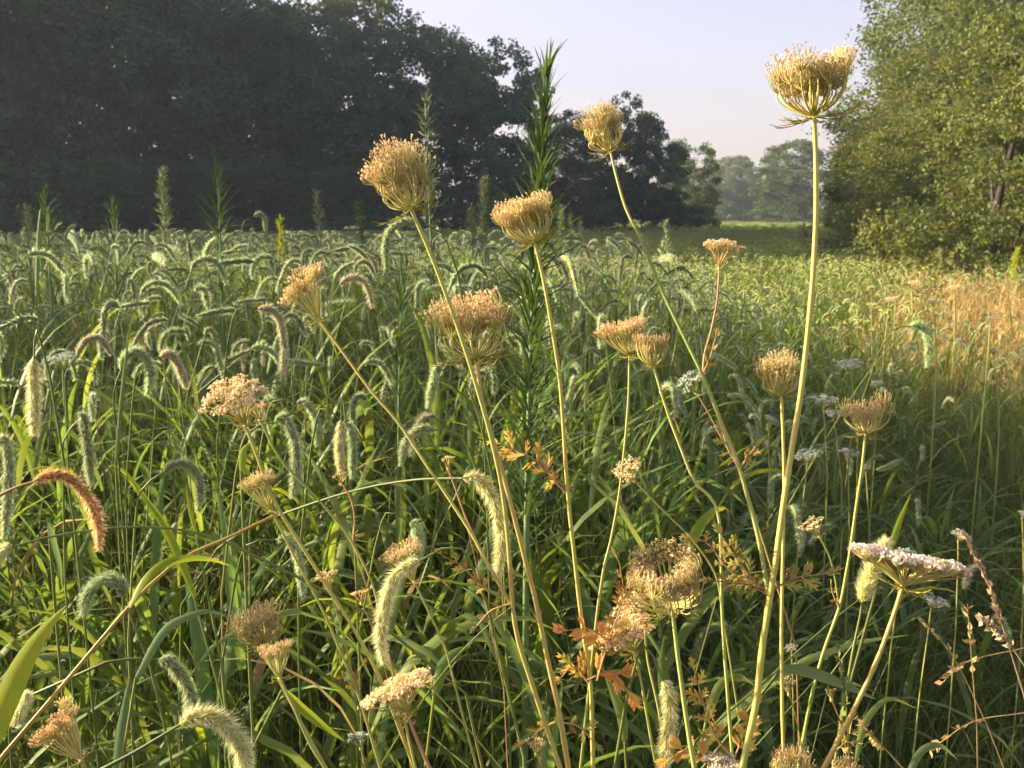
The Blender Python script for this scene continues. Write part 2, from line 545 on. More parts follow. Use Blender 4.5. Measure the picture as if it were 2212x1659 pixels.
for u, d, h, lb in [(90, 43, 3.6, 'low dark bush at the foot of the wood, far left'), (250, 44, 4.0, 'low dark bush at the foot of the wood behind the tan spire, left side'), (420, 46, 4.0, 'low dark bush at the foot of the wood behind the slender horseweed'),
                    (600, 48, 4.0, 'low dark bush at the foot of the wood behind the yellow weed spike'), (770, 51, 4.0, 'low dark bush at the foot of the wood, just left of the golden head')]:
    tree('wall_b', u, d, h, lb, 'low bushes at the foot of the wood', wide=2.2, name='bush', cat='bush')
# the wood goes on out of the picture on the left and shades the field
for k, (x, y, h, kd, w, lb) in enumerate([(-35, 42, 17, 'wall_a', 1.2, 'first tree of the wood beyond the left edge'), (-36, 36, 17, 'wall_b', 1.2, 'second tree of the wood beyond the left edge'),
                          (-35, 30, 16.5, 'wall_c', 1.2, 'third tree of the wood beyond the left edge'), (-13.5, 6.7, 6.6, 'open_a', 0.62, 'lone slim tree standing left of the field, outside the photo')]):
    tree(kd, 0, y, h, lb, WG, wide=w, x=x)
# far hazy trees closing the field
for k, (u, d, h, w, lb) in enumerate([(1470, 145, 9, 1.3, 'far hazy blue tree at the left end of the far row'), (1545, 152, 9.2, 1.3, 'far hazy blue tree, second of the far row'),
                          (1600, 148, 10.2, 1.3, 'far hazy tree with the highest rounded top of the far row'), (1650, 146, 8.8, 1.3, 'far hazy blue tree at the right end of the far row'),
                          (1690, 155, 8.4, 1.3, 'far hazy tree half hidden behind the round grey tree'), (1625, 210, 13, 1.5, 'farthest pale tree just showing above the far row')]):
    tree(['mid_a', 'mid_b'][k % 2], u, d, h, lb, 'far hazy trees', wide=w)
# right hand side
tree('mid_a', 1728, 112, 9.8, 'round grey green tree standing alone left of the tall flower stem', wide=1.5)
tree('mid_b', 1830, 118, 10.4, 'pale topped tree right behind the tall flower stem', wide=1.0)
tree('mid_a', 1885, 74, 8.0, 'broad sunlit tree right of the tall flower stem, beyond the bushes', wide=1.15, spin=0.4)
tree('right_b', 1945, 56, 8.2, 'mid green tree stepping down towards the far field on the right', wide=1.1, spin=1.0)
tree('right_b', 2010, 47, 10.6, 'mid green sunlit tree behind the near bushes on the right', wide=1.05, spin=2.0)
tree('right_b', 2085, 39, 12.5, 'tall tree with loose drooping twigs against the sky, upper right', wide=1.0, spin=3.1)
tree('right_a', 2195, 33, 14.0, 'tall yellow green tree filling the upper right corner', wide=1.1, spin=4.0)
tree('right_a', 2320, 25, 11.5, 'yellow green tree cut by the right edge of the photo', wide=1.0, spin=5.2)
tree('right_b', 2130, 26, 6.4, 'rounded shrub in front of the tall trees on the right', wide=1.5, name='shrub', cat='shrub', spin=0.7)
tree('right_b', 1985, 30, 4.6, 'dark green shrub at the left end of the hedge on the right', wide=1.6, name='shrub', cat='shrub', spin=2.4)
tree('bush_b', 1955, 20, 2.6, 'low green bush where the hedge meets the dry grass', wide=1.4, name='bush', cat='bush', spin=0.2)
tree('right_a', 2120, 20, 5.2, 'dense shrub between the tall trees and the near bushes', wide=1.5, name='shrub', cat='shrub', spin=1.2)
tree('bush', 2040, 15.5, 2.9, 'sunlit leafy bush with dark hollow beneath it, right of the dry grass', wide=1.1, name='bush', cat='bush', spin=1.5)
tree('bush', 2185, 12.5, 3.6, 'big yellow green bush at the right edge behind the dry grass', wide=1.0, name='bush', cat='bush', spin=3.5)
tree('bush_b', 1930, 30, 3.0, 'small dark bush where the field meets the hedge', wide=1.2, name='bush', cat='bush')
for u, d, h, lb in [(1800, 104, 3.4, 'small pale bush at the foot of the round grey tree'), (1850, 96, 4.0, 'small bush at the field edge right of the round grey tree'), (1905, 55, 4.5, 'hazy green bush at the bend of the hedge')]:
    tree('bush_b', u, d, h, lb, 'bushes at the far field edge', wide=1.2, name='bush', cat='bush')

# ------------------------------------------------------------------ scattering (for what nobody could count)
def scatter(name, sources, pts, rot, scl, idx, label, cat):
    coll = bpy.data.collections.new(name + '_sources')
    for k, me in enumerate(sources):
        o = bpy.data.objects.new('%s_source_%02d' % (name, k), me)
        coll.objects.link(o)
    n = len(pts)
    me = bpy.data.meshes.new(name)
    me.vertices.add(n)
    me.vertices.foreach_set('co', np.asarray(pts, np.float32).ravel())
    a = me.attributes.new('rot', 'FLOAT_VECTOR', 'POINT')
    a.data.foreach_set('vector', np.asarray(rot, np.float32).ravel())
    a = me.attributes.new('scl', 'FLOAT_VECTOR', 'POINT')
    a.data.foreach_set('vector', np.asarray(scl, np.float32).ravel())
    a = me.attributes.new('idx', 'INT', 'POINT')
    a.data.foreach_set('value', np.asarray(idx, np.int32))
    ng = bpy.data.node_groups.new(name, 'GeometryNodeTree')
    ng.interface.new_socket('Geometry', in_out='INPUT', socket_type='NodeSocketGeometry')
    ng.interface.new_socket('Geometry', in_out='OUTPUT', socket_type='NodeSocketGeometry')
    N, L = ng.nodes, ng.links
    gi, go = N.new('NodeGroupInput'), N.new('NodeGroupOutput')
    ip = N.new('GeometryNodeInstanceOnPoints')
    ci = N.new('GeometryNodeCollectionInfo')
    ci.inputs['Collection'].default_value = coll
    ci.inputs['Separate Children'].default_value = True
    ci.inputs['Reset Children'].default_value = True
    ip.inputs['Pick Instance'].default_value = True

    def attr(nm, ty):
        q = N.new('GeometryNodeInputNamedAttribute')
        q.data_type = ty
        q.inputs['Name'].default_value = nm
        return q
    ar, as_, ai = attr('rot', 'FLOAT_VECTOR'), attr('scl', 'FLOAT_VECTOR'), attr('idx', 'INT')
    er = N.new('FunctionNodeEulerToRotation')
    L.new(gi.outputs[0], ip.inputs['Points'])
    L.new(ci.outputs[0], ip.inputs['Instance'])
    L.new(ai.outputs['Attribute'], ip.inputs['Instance Index'])
    L.new(ar.outputs['Attribute'], er.inputs[0])
    L.new(er.outputs[0], ip.inputs['Rotation'])
    L.new(as_.outputs['Attribute'], ip.inputs['Scale'])
    L.new(ip.outputs[0], go.inputs[0])
    o = bpy.data.objects.new(name, me)
    COL.objects.link(o)
    md = o.modifiers.new('scatter', 'NODES')
    md.node_group = ng
    return tag(o, label, cat, kind='stuff')


def strew(name, sources, pts, rot, scl, idx, label, cat):
    """copies of the sources joined into one mesh, each with its own shade"""
    pts, rot, scl, idx = map(np.asarray, (pts, rot, scl, idx))
    cx, sx, cy, sy, cz, sz = np.cos(rot[:, 0]), np.sin(rot[:, 0]), np.cos(rot[:, 1]), np.sin(rot[:, 1]), np.cos(rot[:, 2]), np.sin(rot[:, 2])
    Rm = np.empty((len(pts), 3, 3))
    Rm[:, 0, 0], Rm[:, 0, 1], Rm[:, 0, 2] = cz * cy, cz * sy * sx - sz * cx, cz * sy * cx + sz * sx
    Rm[:, 1, 0], Rm[:, 1, 1], Rm[:, 1, 2] = sz * cy, sz * sy * sx + cz * cx, sz * sy * cx - cz * sx
    Rm[:, 2, 0], Rm[:, 2, 1], Rm[:, 2, 2] = -sy, cy * sx, cy * cx
    Rm = Rm * scl[:, None, :]
    mats, out, rn = [], MB(), []
    for k, (src, ml) in enumerate(sources):
        w = np.where(idx == k)[0]
        if not len(w):
            continue
        V = np.vstack(src.v)
        VV = np.einsum('nij,vj->nvi', Rm[w], V) + pts[w][:, None, :]
        off = (np.arange(len(w)) * len(V))[:, None, None] + out.n
        for q, qm in zip(src.q, src.qm):
            out.q.append((q[None] + off).reshape(-1, 4))
            out.qm.append(np.tile([(mats.index(ml[i]) if ml[i] in mats else (mats.append(ml[i]) or len(mats) - 1)) for i in qm], len(w)))
        for q, qm in zip(src.t, src.tm):
            out.t.append((q[None] + off).reshape(-1, 3))
            out.tm.append(np.tile([(mats.index(ml[i]) if ml[i] in mats else (mats.append(ml[i]) or len(mats) - 1)) for i in qm], len(w)))
        out.v.append(VV.reshape(-1, 3))
        out.n += len(w) * len(V)
        rn.append(np.repeat(RNG.random(len(w)), len(V)))
    o = out.build(name, [M[i] for i in mats])
    a = o.data.attributes.new('rnd', 'FLOAT', 'POINT')
    a.data.foreach_set('value', np.concatenate(rn).astype(np.float32))
    return tag(o, label, cat, kind='stuff')


def canopy(x, y):
    """height of the grass: tall near the camera on the left, lower to the right and further out"""
    s = smooth(0.10, 0.36, x / np.maximum(y, 0.3))
    near = 1.15 * (1 - s) + 0.66 * s
    q = 1 - smooth(-0.1, 0.15, x / np.maximum(y, 0.3))
    t = smooth(4.0 + 2.5 * q, 9.0 + 3.5 * q, y)
    return near * (1 - t) + 0.58 * t


def dryness(x, y):
    r = x / np.maximum(y, 0.3)
    return smooth(0.37, 0.46, r + 0.03 * np.sin(y * 2.1)) * smooth(4.6, 5.8, y) * (1 - smooth(8.5, 10.5, y))


def grass_arc(h, lean, droop, L, n=6, pw=1.3, hook=0):
    """centre line of a leaf leaving a culm at height h"""
    t = np.linspace(0, 1, n)
    ang = lean + droop * (t ** pw if not hook else smooth(-0.1, hook, t))
    dx = np.sin(ang)
    dz = np.cos(ang)
    x = np.concatenate([[0], np.cumsum((dx[1:] + dx[:-1]) / 2)]) * L / (n - 1)
    z = np.concatenate([[0], np.cumsum((dz[1:] + dz[:-1]) / 2)]) * L / (n - 1) + h
    return x, z


def leaf_profile(n, w):
    t = np.linspace(0, 1, n)
    return w * np.minimum(1, 0.55 + t * 2.2) * np.clip((1 - t) * 1.9, 0.02, 1) ** 0.8


def broad_plant(seed, hgt):
    g = np.random.default_rng(seed)
    m_ = MB()
    for s in range(2):
        bx, by = g.normal(0, 0.035, 2)
        lx, ly = g.normal(0, 0.07, 2)
        hc = hgt * g.uniform(0.62, 0.82)
        m_.tube(catmull([(bx, by, 0), (bx + lx * 0.4, by + ly * 0.4, hc * 0.5), (bx + lx, by + ly, hc)], 4), np.linspace(0.0022, 0.001, 4), 4, m=1)
        for k in range(g.integers(3, 6)):
            f = g.uniform(0.5, 1.0)
            az = g.uniform(0, 6.283)
            L = g.uniform(0.22, 0.42)
            x, z = grass_arc(hc * f, g.uniform(0.15, 0.55), g.uniform(0.7, 2.1), L, 7)
            px, py = bx + lx * f, by + ly * f
            tw = g.uniform(-0.3, 0.3)
            pts = np.stack([px + x * math.cos(az) - tw * x * x * math.sin(az), py + x * math.sin(az) + tw * x * x * math.cos(az), z], 1)
            m_.blade(pts, leaf_profile(7, g.uniform(0.010, 0.021)), (-math.sin(az), math.cos(az), g.normal() * 0.35), 0.16, m=2 if g.random() < 0.07 else (3 if g.random() < 0.05 else 0))
    return m_, ['blade', 'culm', 'dry', 'blade_yellow']


def fine_tuft(seed, hgt, n=34, mtl='fine', wid=0.0035, spread=0.09):
    g = np.random.default_rng(seed)
    m_ = MB()
    for k in range(n):
        az = g.uniform(0, 6.283)
        bx, by = g.normal(0, spread, 2)
        x, z = grass_arc(0, g.uniform(0.02, 0.35), g.uniform(0.2, 1.7), hgt * g.uniform(0.7, 1.35), 6)
        pts = np.stack([bx + x * math.cos(az), by + x * math.sin(az), z], 1)
        m_.blade(pts, leaf_profile(6, wid * g.uniform(0.6, 1.5)), (-math.sin(az), math.cos(az), g.normal() * 0.4), 0.1)
    return m_, [mtl]


def dry_tuft(seed, hgt):
    g = np.random.default_rng(seed)
    m_ = MB()
    for k in range(24):
        az = g.uniform(0, 6.283)
        bx, by = g.normal(0, 0.10, 2)
        x, z = grass_arc(0, g.uniform(0.05, 0.5), g.uniform(0.0, 1.3), hgt * g.uniform(0.6, 1.2), 5)
        pts = np.stack([bx + x * math.cos(az), by + x * math.sin(az), z], 1)
        m_.blade(pts, leaf_profile(5, 0.004 * g.uniform(0.6, 1.4)), (-math.sin(az), math.cos(az), g.normal() * 0.4), 0.1)
        if k % 3 == 0:
            e = pts[-1]
            for j in range(9):
                d = unit(g.normal(size=3) * 0.5 + np.array([0, 0, 1.0]))
                s = pts[-2] * (1 - j / 9) + e * (j / 9)
                m_.spikes((s)[None], (s + d * 0.05)[None], 0.005)
    return m_, ['dry']


def patch(seed, size, nbl, hgt, wid, nhead, mtl='field'):
    g = np.random.default_rng(seed)
    m_ = MB()
    for k in range(nbl):
        az = g.uniform(0, 6.283)
        bx, by = g.uniform(-size / 2, size / 2, 2)
        x, z = grass_arc(0, g.uniform(0.0, 0.35), g.uniform(0.3, 1.6), hgt * g.uniform(0.75, 1.3), 5)
        pts = np.stack([bx + x * math.cos(az), by + x * math.sin(az), z], 1)
        m_.blade(pts, leaf_profile(5, wid * g.uniform(0.7, 1.4)), (-math.sin(az), math.cos(az), g.normal() * 0.4), 0.15)
    for k in range(nhead):
        az = g.uniform(0, 6.283)
        bx, by = g.uniform(-size / 2, size / 2, 2)
        h = hgt * g.uniform(0.95, 1.25)
        x, z = grass_arc(h, g.uniform(0.1, 0.6), g.uniform(1.2, 2.4), 0.11 * max(1, wid / 0.02), 6)
        pts = np.stack([bx + x * math.cos(az), by + x * math.sin(az), z], 1)
        w = np.array([0.5, 1, 1, 1, 0.8, 0.3]) * 0.016 * max(1, wid / 0.02)
        m_.tube(pts, w * 0.5, 4, m=1)
        m_.blade(np.stack([np.linspace(bx, pts[0][0], 3), np.linspace(by, pts[0][1], 3), np.linspace(h * 0.4, h, 3)], 1), 0.003, (1, 0.3, 0), 0.0)
    return m_.mesh('patch', [M[mtl], M['fieldhead']])


def field_points(n, y0, y1, half=0.78, pw=1.0):
    y = (y0 ** 2 + RNG.random(n) * (y1 ** 2 - y0 ** 2)) ** 0.5
    x = RNG.uniform(-1, 1, n) * (half * y + 0.25)
    return x, y


# leafy undergrowth of the foxtail field
srcs = [broad_plant(100 + k, 1.0) for k in range(14)]
x, y = field_points(4200, 0.92, 8.5)
c = canopy(x, y)
keep = (RNG.random(len(x)) > dryness(x, y) * 0.95) & (RNG.random(len(x)) > smooth(0.3, 0.5, x / y) * 0.7)
x, y, c = x[keep], y[keep], c[keep]
n = len(x)
c = c * (0.78 + 0.10 * smooth(0.95, 1.6, y) - 0.10 * smooth(1.6, 3, y))
sc = (c * RNG.uniform(0.85, 1.08, n))
strew('grass', srcs, np.stack([x, y, np.zeros(n)], 1), np.stack([RNG.normal(0, 0.07, n), RNG.normal(0, 0.07, n), RNG.uniform(0, 6.28, n)], 1),
        np.stack([0.55 + 0.45 * sc, 0.55 + 0.45 * sc, sc], 1), RNG.integers(0, 14, n), 'broad green grass leaves filling the foxtail field', 'grass')

# fine grass, mostly low on the right
srcs = [fine_tuft(200 + k, 0.62) for k in range(8)]
x, y = field_points(3000, 0.95, 8.5)
r = x / y
keep = (RNG.random(len(x)) < 0.22 + 0.78 * smooth(0.22, 0.42, r)) & (RNG.random(len(x)) > dryness(x, y) * 0.6)
x, y = x[keep], y[keep]
n = len(x)
sc = canopy(x, y) * RNG.uniform(0.95, 1.3, n)
strew('fine_grass', srcs, np.stack([x, y, np.zeros(n)], 1), np.stack([RNG.normal(0, 0.12, n), RNG.normal(0, 0.12, n), RNG.uniform(0, 6.28, n)], 1),
        np.stack([sc, sc, sc], 1), RNG.integers(0, 8, n), 'thin tangled green grass low on the right', 'grass')

# dry grass on the right
srcs = [dry_tuft(300 + k, 0.52) for k in range(8)]
x, y = field_points(9000, 3.4, 18, 0.8)
keep = RNG.random(len(x)) < np.maximum(dryness(x, y), 0.07 * smooth(0.36, 0.44, x / y))
x, y = x[keep], y[keep]
n = len(x)
sc = RNG.uniform(0.75, 1.25, n) * (0.8 + 0.45 * smooth(4, 9, y))
strew('dry_grass', srcs, np.stack([x, y, np.zeros(n)], 1), np.stack([RNG.normal(0, 0.15, n), RNG.normal(0, 0.15, n), RNG.uniform(0, 6.28, n)], 1),
        np.stack([sc, sc, sc], 1), RNG.integers(0, 8, n), 'orange brown dry grass in front of the bushes', 'dry grass')

# the open field beyond
srcs = [patch(400 + k, 1.2, 190, 0.5, 0.014, 34) for k in range(5)] + [patch(420 + k, 5.0, 440, 0.55, 0.05, 16) for k in range(3)]
x1, y1 = field_points(420, 6.2, 15, 0.8)
x2, y2 = field_points(3000, 14, 48, 0.8)
x3, y3 = field_points(3600, 42, 240, 0.62)
x = np.concatenate([x1, x2, x3])
y = np.concatenate([y1, y2, y3])
ix = np.concatenate([RNG.integers(0, 5, len(x1) + len(x2)), RNG.integers(5, 8, len(x3))])
keep = RNG.random(len(x)) > dryness(x, y) * 0.97
x, y, ix = x[keep], y[keep], ix[keep]
n = len(x)
sc = RNG.uniform(0.9, 1.12, n)
scatter('field_grass', srcs, np.stack([x, y, np.zeros(n)], 1), np.stack([np.zeros(n), np.zeros(n), RNG.uniform(0, 6.28, n)], 1),
        np.stack([np.ones(n), np.ones(n), sc], 1), ix, 'green field of grass stretching to the far trees', 'grass')


# ------------------------------------------------------------------ foxtails
def seed_head(m_, pts, r, bl, nb, bw, g, rings=26, sides=7, mc=0, mbr=1, spread=0.8):
    """a bristly spike along a curve: grainy core and bristles leaning to the tip"""
    c = catmull(pts, rings)
    t = np.linspace(0, 1, rings)
    prof = np.minimum(1, 0.35 + t * 7) * np.minimum(1, 0.22 + (1 - t) * 3.2)
    tg = np.gradient(c, axis=0)
    tg /= np.linalg.norm(tg, axis=1)[:, None]
    k0 = m_.n
    m_.tube(c, r * prof, sides, m=mc)
    v = m_.v[-1].reshape(rings, sides, 3)
    jit = g.uniform(0.72, 1.3, (rings, sides, 1))
    m_.v[-1] = (c[:, None, :] + (v - c[:, None, :]) * jit).reshape(-1, 3)
    i = g.uniform(0, rings - 1.001, nb)
    k = i.astype(int)
    f = (i - k)[:, None]
    p = c[k] * (1 - f) + c[k + 1] * f
    tt = tg[k]
    rd = np.cross(tt, g.normal(size=(nb, 3)))
    rd /= np.linalg.norm(rd, axis=1)[:, None] + 1e-9
    d = rd * spread + tt * g.uniform(0.35, 0.95, nb)[:, None]
    d /= np.linalg.norm(d, axis=1)[:, None]
    pr = (r * (np.interp(i, np.arange(rings), prof)))[:, None]
    L = bl * g.uniform(0.55, 1.15, nb)[:, None] * (0.55 + 0.45 * np.interp(i, np.arange(rings), prof))[:, None]
    m_.spikes(p + rd * pr * 0.6, p + rd * pr * 0.6 + d * L, bw, m=mbr)


def fox_variant(seed, H, nb, bw, rings, tone):
    """culm, seed head and two leaves of one field foxtail; head droops along local x"""
    g = np.random.default_rng(seed)
    L = g.uniform(0.062, 0.105)
    th0 = g.uniform(0.3, 1.4)
    th1 = (g.uniform(2.5, 3.3) if g.random() < 0.75 else g.uniform(0.9, 2.2)) - th0
    n = 10
    x, z = grass_arc(H, th0, th1, L, n, hook=g.uniform(0.45, 0.95))
    lx, ly = g.normal(0, 0.06), g.normal(0, 0.06)
    head = np.stack([lx + x, ly + np.linspace(0, g.normal() * 0.015, n), z], 1)
    d0 = unit(head[1] - head[0])
    a, b = MB(), MB()
    a.tube(catmull([(0, 0, 0), (lx * 0.3, ly * 0.3, H * 0.45), np.array(head[0]) - d0 * 0.10 - np.array([0, 0, 0.02]), head[0]], 8), np.linspace(0.0016, 0.0008, 8), 4)
    seed_head(b, head, g.uniform(0.0030, 0.0042), g.uniform(0.0085, 0.012), nb, bw, g, rings, 6)
    lv = []
    for k in range(2):
        c = MB()
        f = g.uniform(0.45, 0.85)
        az = g.uniform(0, 6.283)
        xx, zz = grass_arc(H * f, g.uniform(0.2, 0.5), g.uniform(0.8, 2.0), g.uniform(0.2, 0.32), 7)
        c.blade(np.stack([lx * f * f + xx * math.cos(az), ly * f * f + xx * math.sin(az), zz], 1), leaf_profile(7, g.uniform(0.008, 0.013)), (-math.sin(az), math.cos(az), g.normal() * 0.3), 0.18)
        lv.append(c)
    mats = [M['core'], M['bristle']] if tone == 0 else [M['corebrown'], M['bristlebrown']]
    return a, b, lv, mats


HEIGHTS = (1.08, 0.92, 0.74, 0.58)
FV, FJ = [], []
for hi, H in enumerate(HEIGHTS):
    fv, fj = [], []
    for k in range(12):
        a, b, lv, mats = fox_variant(900 + hi * 20 + k, H, 560, 0.0009, 20, 1 if k >= 11 else 0)
        fv.append((a.mesh('stem', M['culm']), b.mesh('seed_head', mats), [q.mesh('leaf', M['blade']) for q in lv]))
        if k % 2 == 0 or k == 5:
            a, b, lv, mats = fox_variant(900 + hi * 20 + k, H, 190, 0.0017, 10, 1 if k >= 11 else 0)
            j = MB()
            def push(src, off):
                base = j.n
                j.v += src.v
                for arr, mm in zip(src.q, src.qm):
                    j.q.append(arr + base)
                    j.qm.append(mm + off)
                for arr, mm in zip(src.t, src.tm):
                    j.t.append(arr + base)
                    j.tm.append(mm + off)
                j.n += src.n
            push(a, 0)
            push(b, 1)
            for q in lv:
                push(q, 3)
            tn = ['core', 'bristle'] if k < 11 else ['corebrown', 'bristlebrown']
            fj.append((j, ['culm', tn[0], tn[1], 'blade']))
    FV.append(fv)
    FJ.append(fj)

xa, ya = field_points(2700, 1.42, 5.5, 0.66)
xb, yb = field_points(3600, 5.5, 11.5, 0.66)
x, y = np.concatenate([xa, xb]), np.concatenate([ya, yb])
r = x / y
clump = 0.5 + 0.5 * np.sin(x * 3.1 + 1.3 * np.sin(y * 2.3)) * np.sin(y * 2.7 + 1.1 * np.sin(x * 1.9))
dens = (0.35 + 0.9 * clump) * (1 - 0.80 * smooth(0.18, 0.42, r) * (1 - smooth(4.5, 7, y) * 0.7))
keep = (RNG.random(len(x)) < dens) & (RNG.random(len(x)) > dryness(x, y) * 0.93)
x, y = x[keep], y[keep]
c = canopy(x, y) * RNG.uniform(0.84, 1.07, len(x))
# leave the sight line to the tall plants of the foreground free of the very nearest ones
inview = np.abs(x / y) < 0.56
depth = np.where(inview, y, 1e3 + y)
order = np.argsort(depth)
hero = order[:285]
rest = order[285:]
CROWD = {}
for k in hero:
    hi = int(np.argmin([abs(c[k] - h) for h in HEIGHTS]))
    s = c[k] / HEIGHTS[hi]
    kk = int(RNG.integers(0, 12))
    st, hd, lv = FV[hi][kk]
    if kk >= 11:
        zone = ['on the left', 'in the middle', 'on the right'][int(np.digitize(x[k] / y[k], (-0.18, 0.12)))]
        lb, gp = 'brownish foxtail head among the grey green ones %s of the field' % zone, 'brownish foxtails %s' % zone
    else:
        zone = ['at the left edge', 'left of the broad peach head', 'around the peach fan head', 'around the crossing carrot stems', 'between horseweed and touching heads', 'right of the touching peach heads', 'in the thin grass far right'][int(np.digitize(x[k] / y[k], (-0.42, -0.28, -0.16, -0.04, 0.1, 0.26)))]
        row = ['nearest', 'middle', 'back'][int(np.digitize(y[k], (1.95, 2.5)))]
        lb, gp = 'grey green foxtail in the %s rows of the crowd %s' % (row, zone), 'foxtails in the %s rows %s' % (row, zone)
    o = thing('foxtail', (x[k], y[k], 0), lb, 'foxtail', gp)
    CROWD.setdefault(gp, []).append((x[k] / y[k], o))
    o.rotation_euler = (RNG.normal(0, 0.04), RNG.normal(0, 0.04), RNG.uniform(0, 6.283))
    o.scale = (s, s, s)
    obj('stem', st, o)
    obj('seed_head', hd, o)
    for q in lv:
        obj('leaf', q, o)
ORD = ['leftmost', 'second from left', 'third from left', 'fourth from left', 'fifth from left', 'sixth from left', 'seventh from left', 'eighth from left', 'ninth from left', 'tenth from left', 'eleventh from left', 'twelfth from left']
for gp, ms in CROWD.items():          # small bunches: say which one of the bunch it is
    if len(ms) <= 12:
        for q, (_, o) in enumerate(sorted(ms, key=lambda t: t[0])):
            o['label'] = 'foxtail, %s %s' % (ORD[q], gp.replace('foxtails ', '')) if not gp.startswith('brown') else 'brownish foxtail head, %s of those %s of the field' % (ORD[q], gp.replace('brownish foxtails ', ''))
hi = np.argmin(np.abs(c[rest][:, None] - np.array(HEIGHTS)[None]), 1)
nf = len(FJ[0])
n = len(rest)
s = c[rest] / np.array(HEIGHTS)[hi]
strew('far_foxtails', [m_ for fj in FJ for m_ in fj], np.stack([x[rest], y[rest], np.zeros(n)], 1),
        np.stack([RNG.normal(0, 0.05, n), RNG.normal(0, 0.05, n), RNG.uniform(0, 6.28, n)], 1), np.stack([s, s, s], 1), hi * nf + RNG.integers(0, nf, n),
        'mass of small foxtail heads further out in the field', 'foxtails')


def to_ground(p, tdir, n=8):
    """way of a stalk from a point with a given downward direction to the soil"""
    p = np.asarray(p, float)
    t = unit(tdir)
    h = p[2]
    a = p + t * min(0.16, h * 0.3)
    b = np.array([a[0] + t[0] * 0.08, a[1] + t[1] * 0.08, h * 0.35])
    e = np.array([b[0] + t[0] * 0.03, b[1] + t[1] * 0.03, -0.02])
    return catmull([p, a, b, e], n)


def hero_fox(label, px, d, w, tone='green', stalk=None, dd=0.0, d2=None, nb=900):
    """foxtail whose head runs through photo positions px (base first), w pixels wide with its bristles"""
    wm = w * d / FPX
    pts = [P(u, v, d + dd * i / max(len(px) - 1, 1)) for i, (u, v) in enumerate(px)]
    core, bl = wm * 0.19, wm * 0.46
    m1, m2 = MB(), MB()
    g = np.random.default_rng(int(px[0][0] * 7 + px[0][1]))
    seed_head(m2, pts, core, bl, int(nb * 1.7), max(0.0005, 0.00085 * d), g, 40, 8)
    t0 = unit(pts[0] - pts[1])
    if stalk:
        ds = np.linspace(d, d2 or d, len(stalk) + 1)[1:]
        sp = [pts[0]] + [P(u, v, q) for (u, v), q in zip(stalk, ds)]
        dn = unit(sp[-1] - sp[-2])
        tail = to_ground(sp[-1], dn + np.array([0, 0.1, -0.5]))
        line = np.vstack([catmull(sp, 14), tail[1:]])
    else:
        # the culm rises behind the head and bends over into it
        up = pts[0] + t0 * 0.03
        line = np.vstack([catmull([pts[0] + (pts[1] - pts[0]) * 0.2, up, up + np.array([t0[0] * 0.02, 0.015, -0.05])], 6), to_ground(up + np.array([t0[0] * 0.02, 0.015, -0.05]), (t0[0] * 0.2, 0.12, -1))[1:]])
    m1.tube(line, np.linspace(0.0009, 0.0018, len(line)), 5)
    base = line[-1].copy()
    base[2] = 0
    o = thing('foxtail', base, label, 'foxtail')
    rel(m1, o).build('stem', M['culm' if tone != 'orange' else 'straw'], o)
    mm = {'green': ['core', 'bristle'], 'brown': ['corebrown', 'bristlebrown'], 'yellow': ['coreyellow', 'bristleyellow'], 'orange': ['coreorange', 'bristleorange']}[tone]
    rel(m2, o).build('seed_head', [M[mm[0]], M[mm[1]]], o)
    return o


hero_fox('bright orange foxtail arching over to the right, lower left', [(72, 1041), (118, 1026), (160, 1040), (195, 1085), (213, 1135), (214, 1188)], 0.66, 44, 'orange', stalk=[(30, 1055), (-40, 1090)])
hero_fox('pale yellow foxtail hanging straight down at the left edge', [(74, 775), (72, 800), (74, 850), (74, 900), (73, 938)], 0.95, 44, 'yellow')
hero_fox('silvery foxtail hanging just right of the pale yellow one', [(172, 905), (178, 897), (187, 950), (193, 1000), (195, 1045)], 1.05, 36)
hero_fox('long drooping foxtail cut by the left edge', [(-8, 960), (10, 950), (20, 1010), (15, 1080), (9, 1160)], 0.95, 40)
hero_fox('silvery foxtail bending right beneath the peach flower head', [(592, 912), (615, 903), (635, 950), (640, 1010), (632, 1072)], 0.95, 40)
hero_fox('straight left one of two foxtails hanging side by side', [(737, 908), (736, 930), (733, 970), (737, 1022)], 1.0, 32, 'yellow')
hero_fox('curved right one of two foxtails hanging side by side', [(742, 915), (756, 925), (762, 970), (761, 1032)], 1.02, 30)
hero_fox('pale green foxtail leaning behind the silvery one', [(640, 870), (662, 872), (682, 905), (686, 962)], 1.2, 30)
hero_fox('faint arched foxtail drooping left, centre of the field', [(940, 930), (910, 925), (878, 950), (866, 1005)], 1.1, 28)
hero_fox('arched foxtail with a narrow bright leaf beneath it', [(355, 1020), (378, 1002), (410, 1006), (430, 1035), (433, 1070), (428, 1103)], 0.92, 34)
hero_fox('large yellow green foxtail curving down beside the crossing carrot stems', [(1000, 1033), (1030, 1034), (1062, 1072), (1082, 1140), (1082, 1195), (1072, 1250)], 0.70, 50, 'yellow', stalk=[(900, 1036), (780, 1056), (650, 1096), (540, 1140), (470, 1185)], d2=0.95, nb=1100)
hero_fox('yellow green foxtail drooping left beneath a ragged brown umbel', [(908, 1212), (880, 1222), (848, 1252), (832, 1305), (822, 1370), (828, 1432)], 0.66, 50, 'yellow', nb=1100)
hero_fox('dull green foxtail bending right, above the big yellow one', [(342, 1425), (368, 1432), (398, 1470), (412, 1510), (408, 1560)], 0.80, 48, 'green', stalk=[(290, 1423), (230, 1430)])
hero_fox('big bright yellow foxtail arching at the bottom left', [(390, 1565), (432, 1545), (480, 1560), (512, 1600), (527, 1645), (522, 1700)], 0.60, 66, 'yellow', stalk=[(340, 1595), (290, 1625), (220, 1662)], nb=1300)
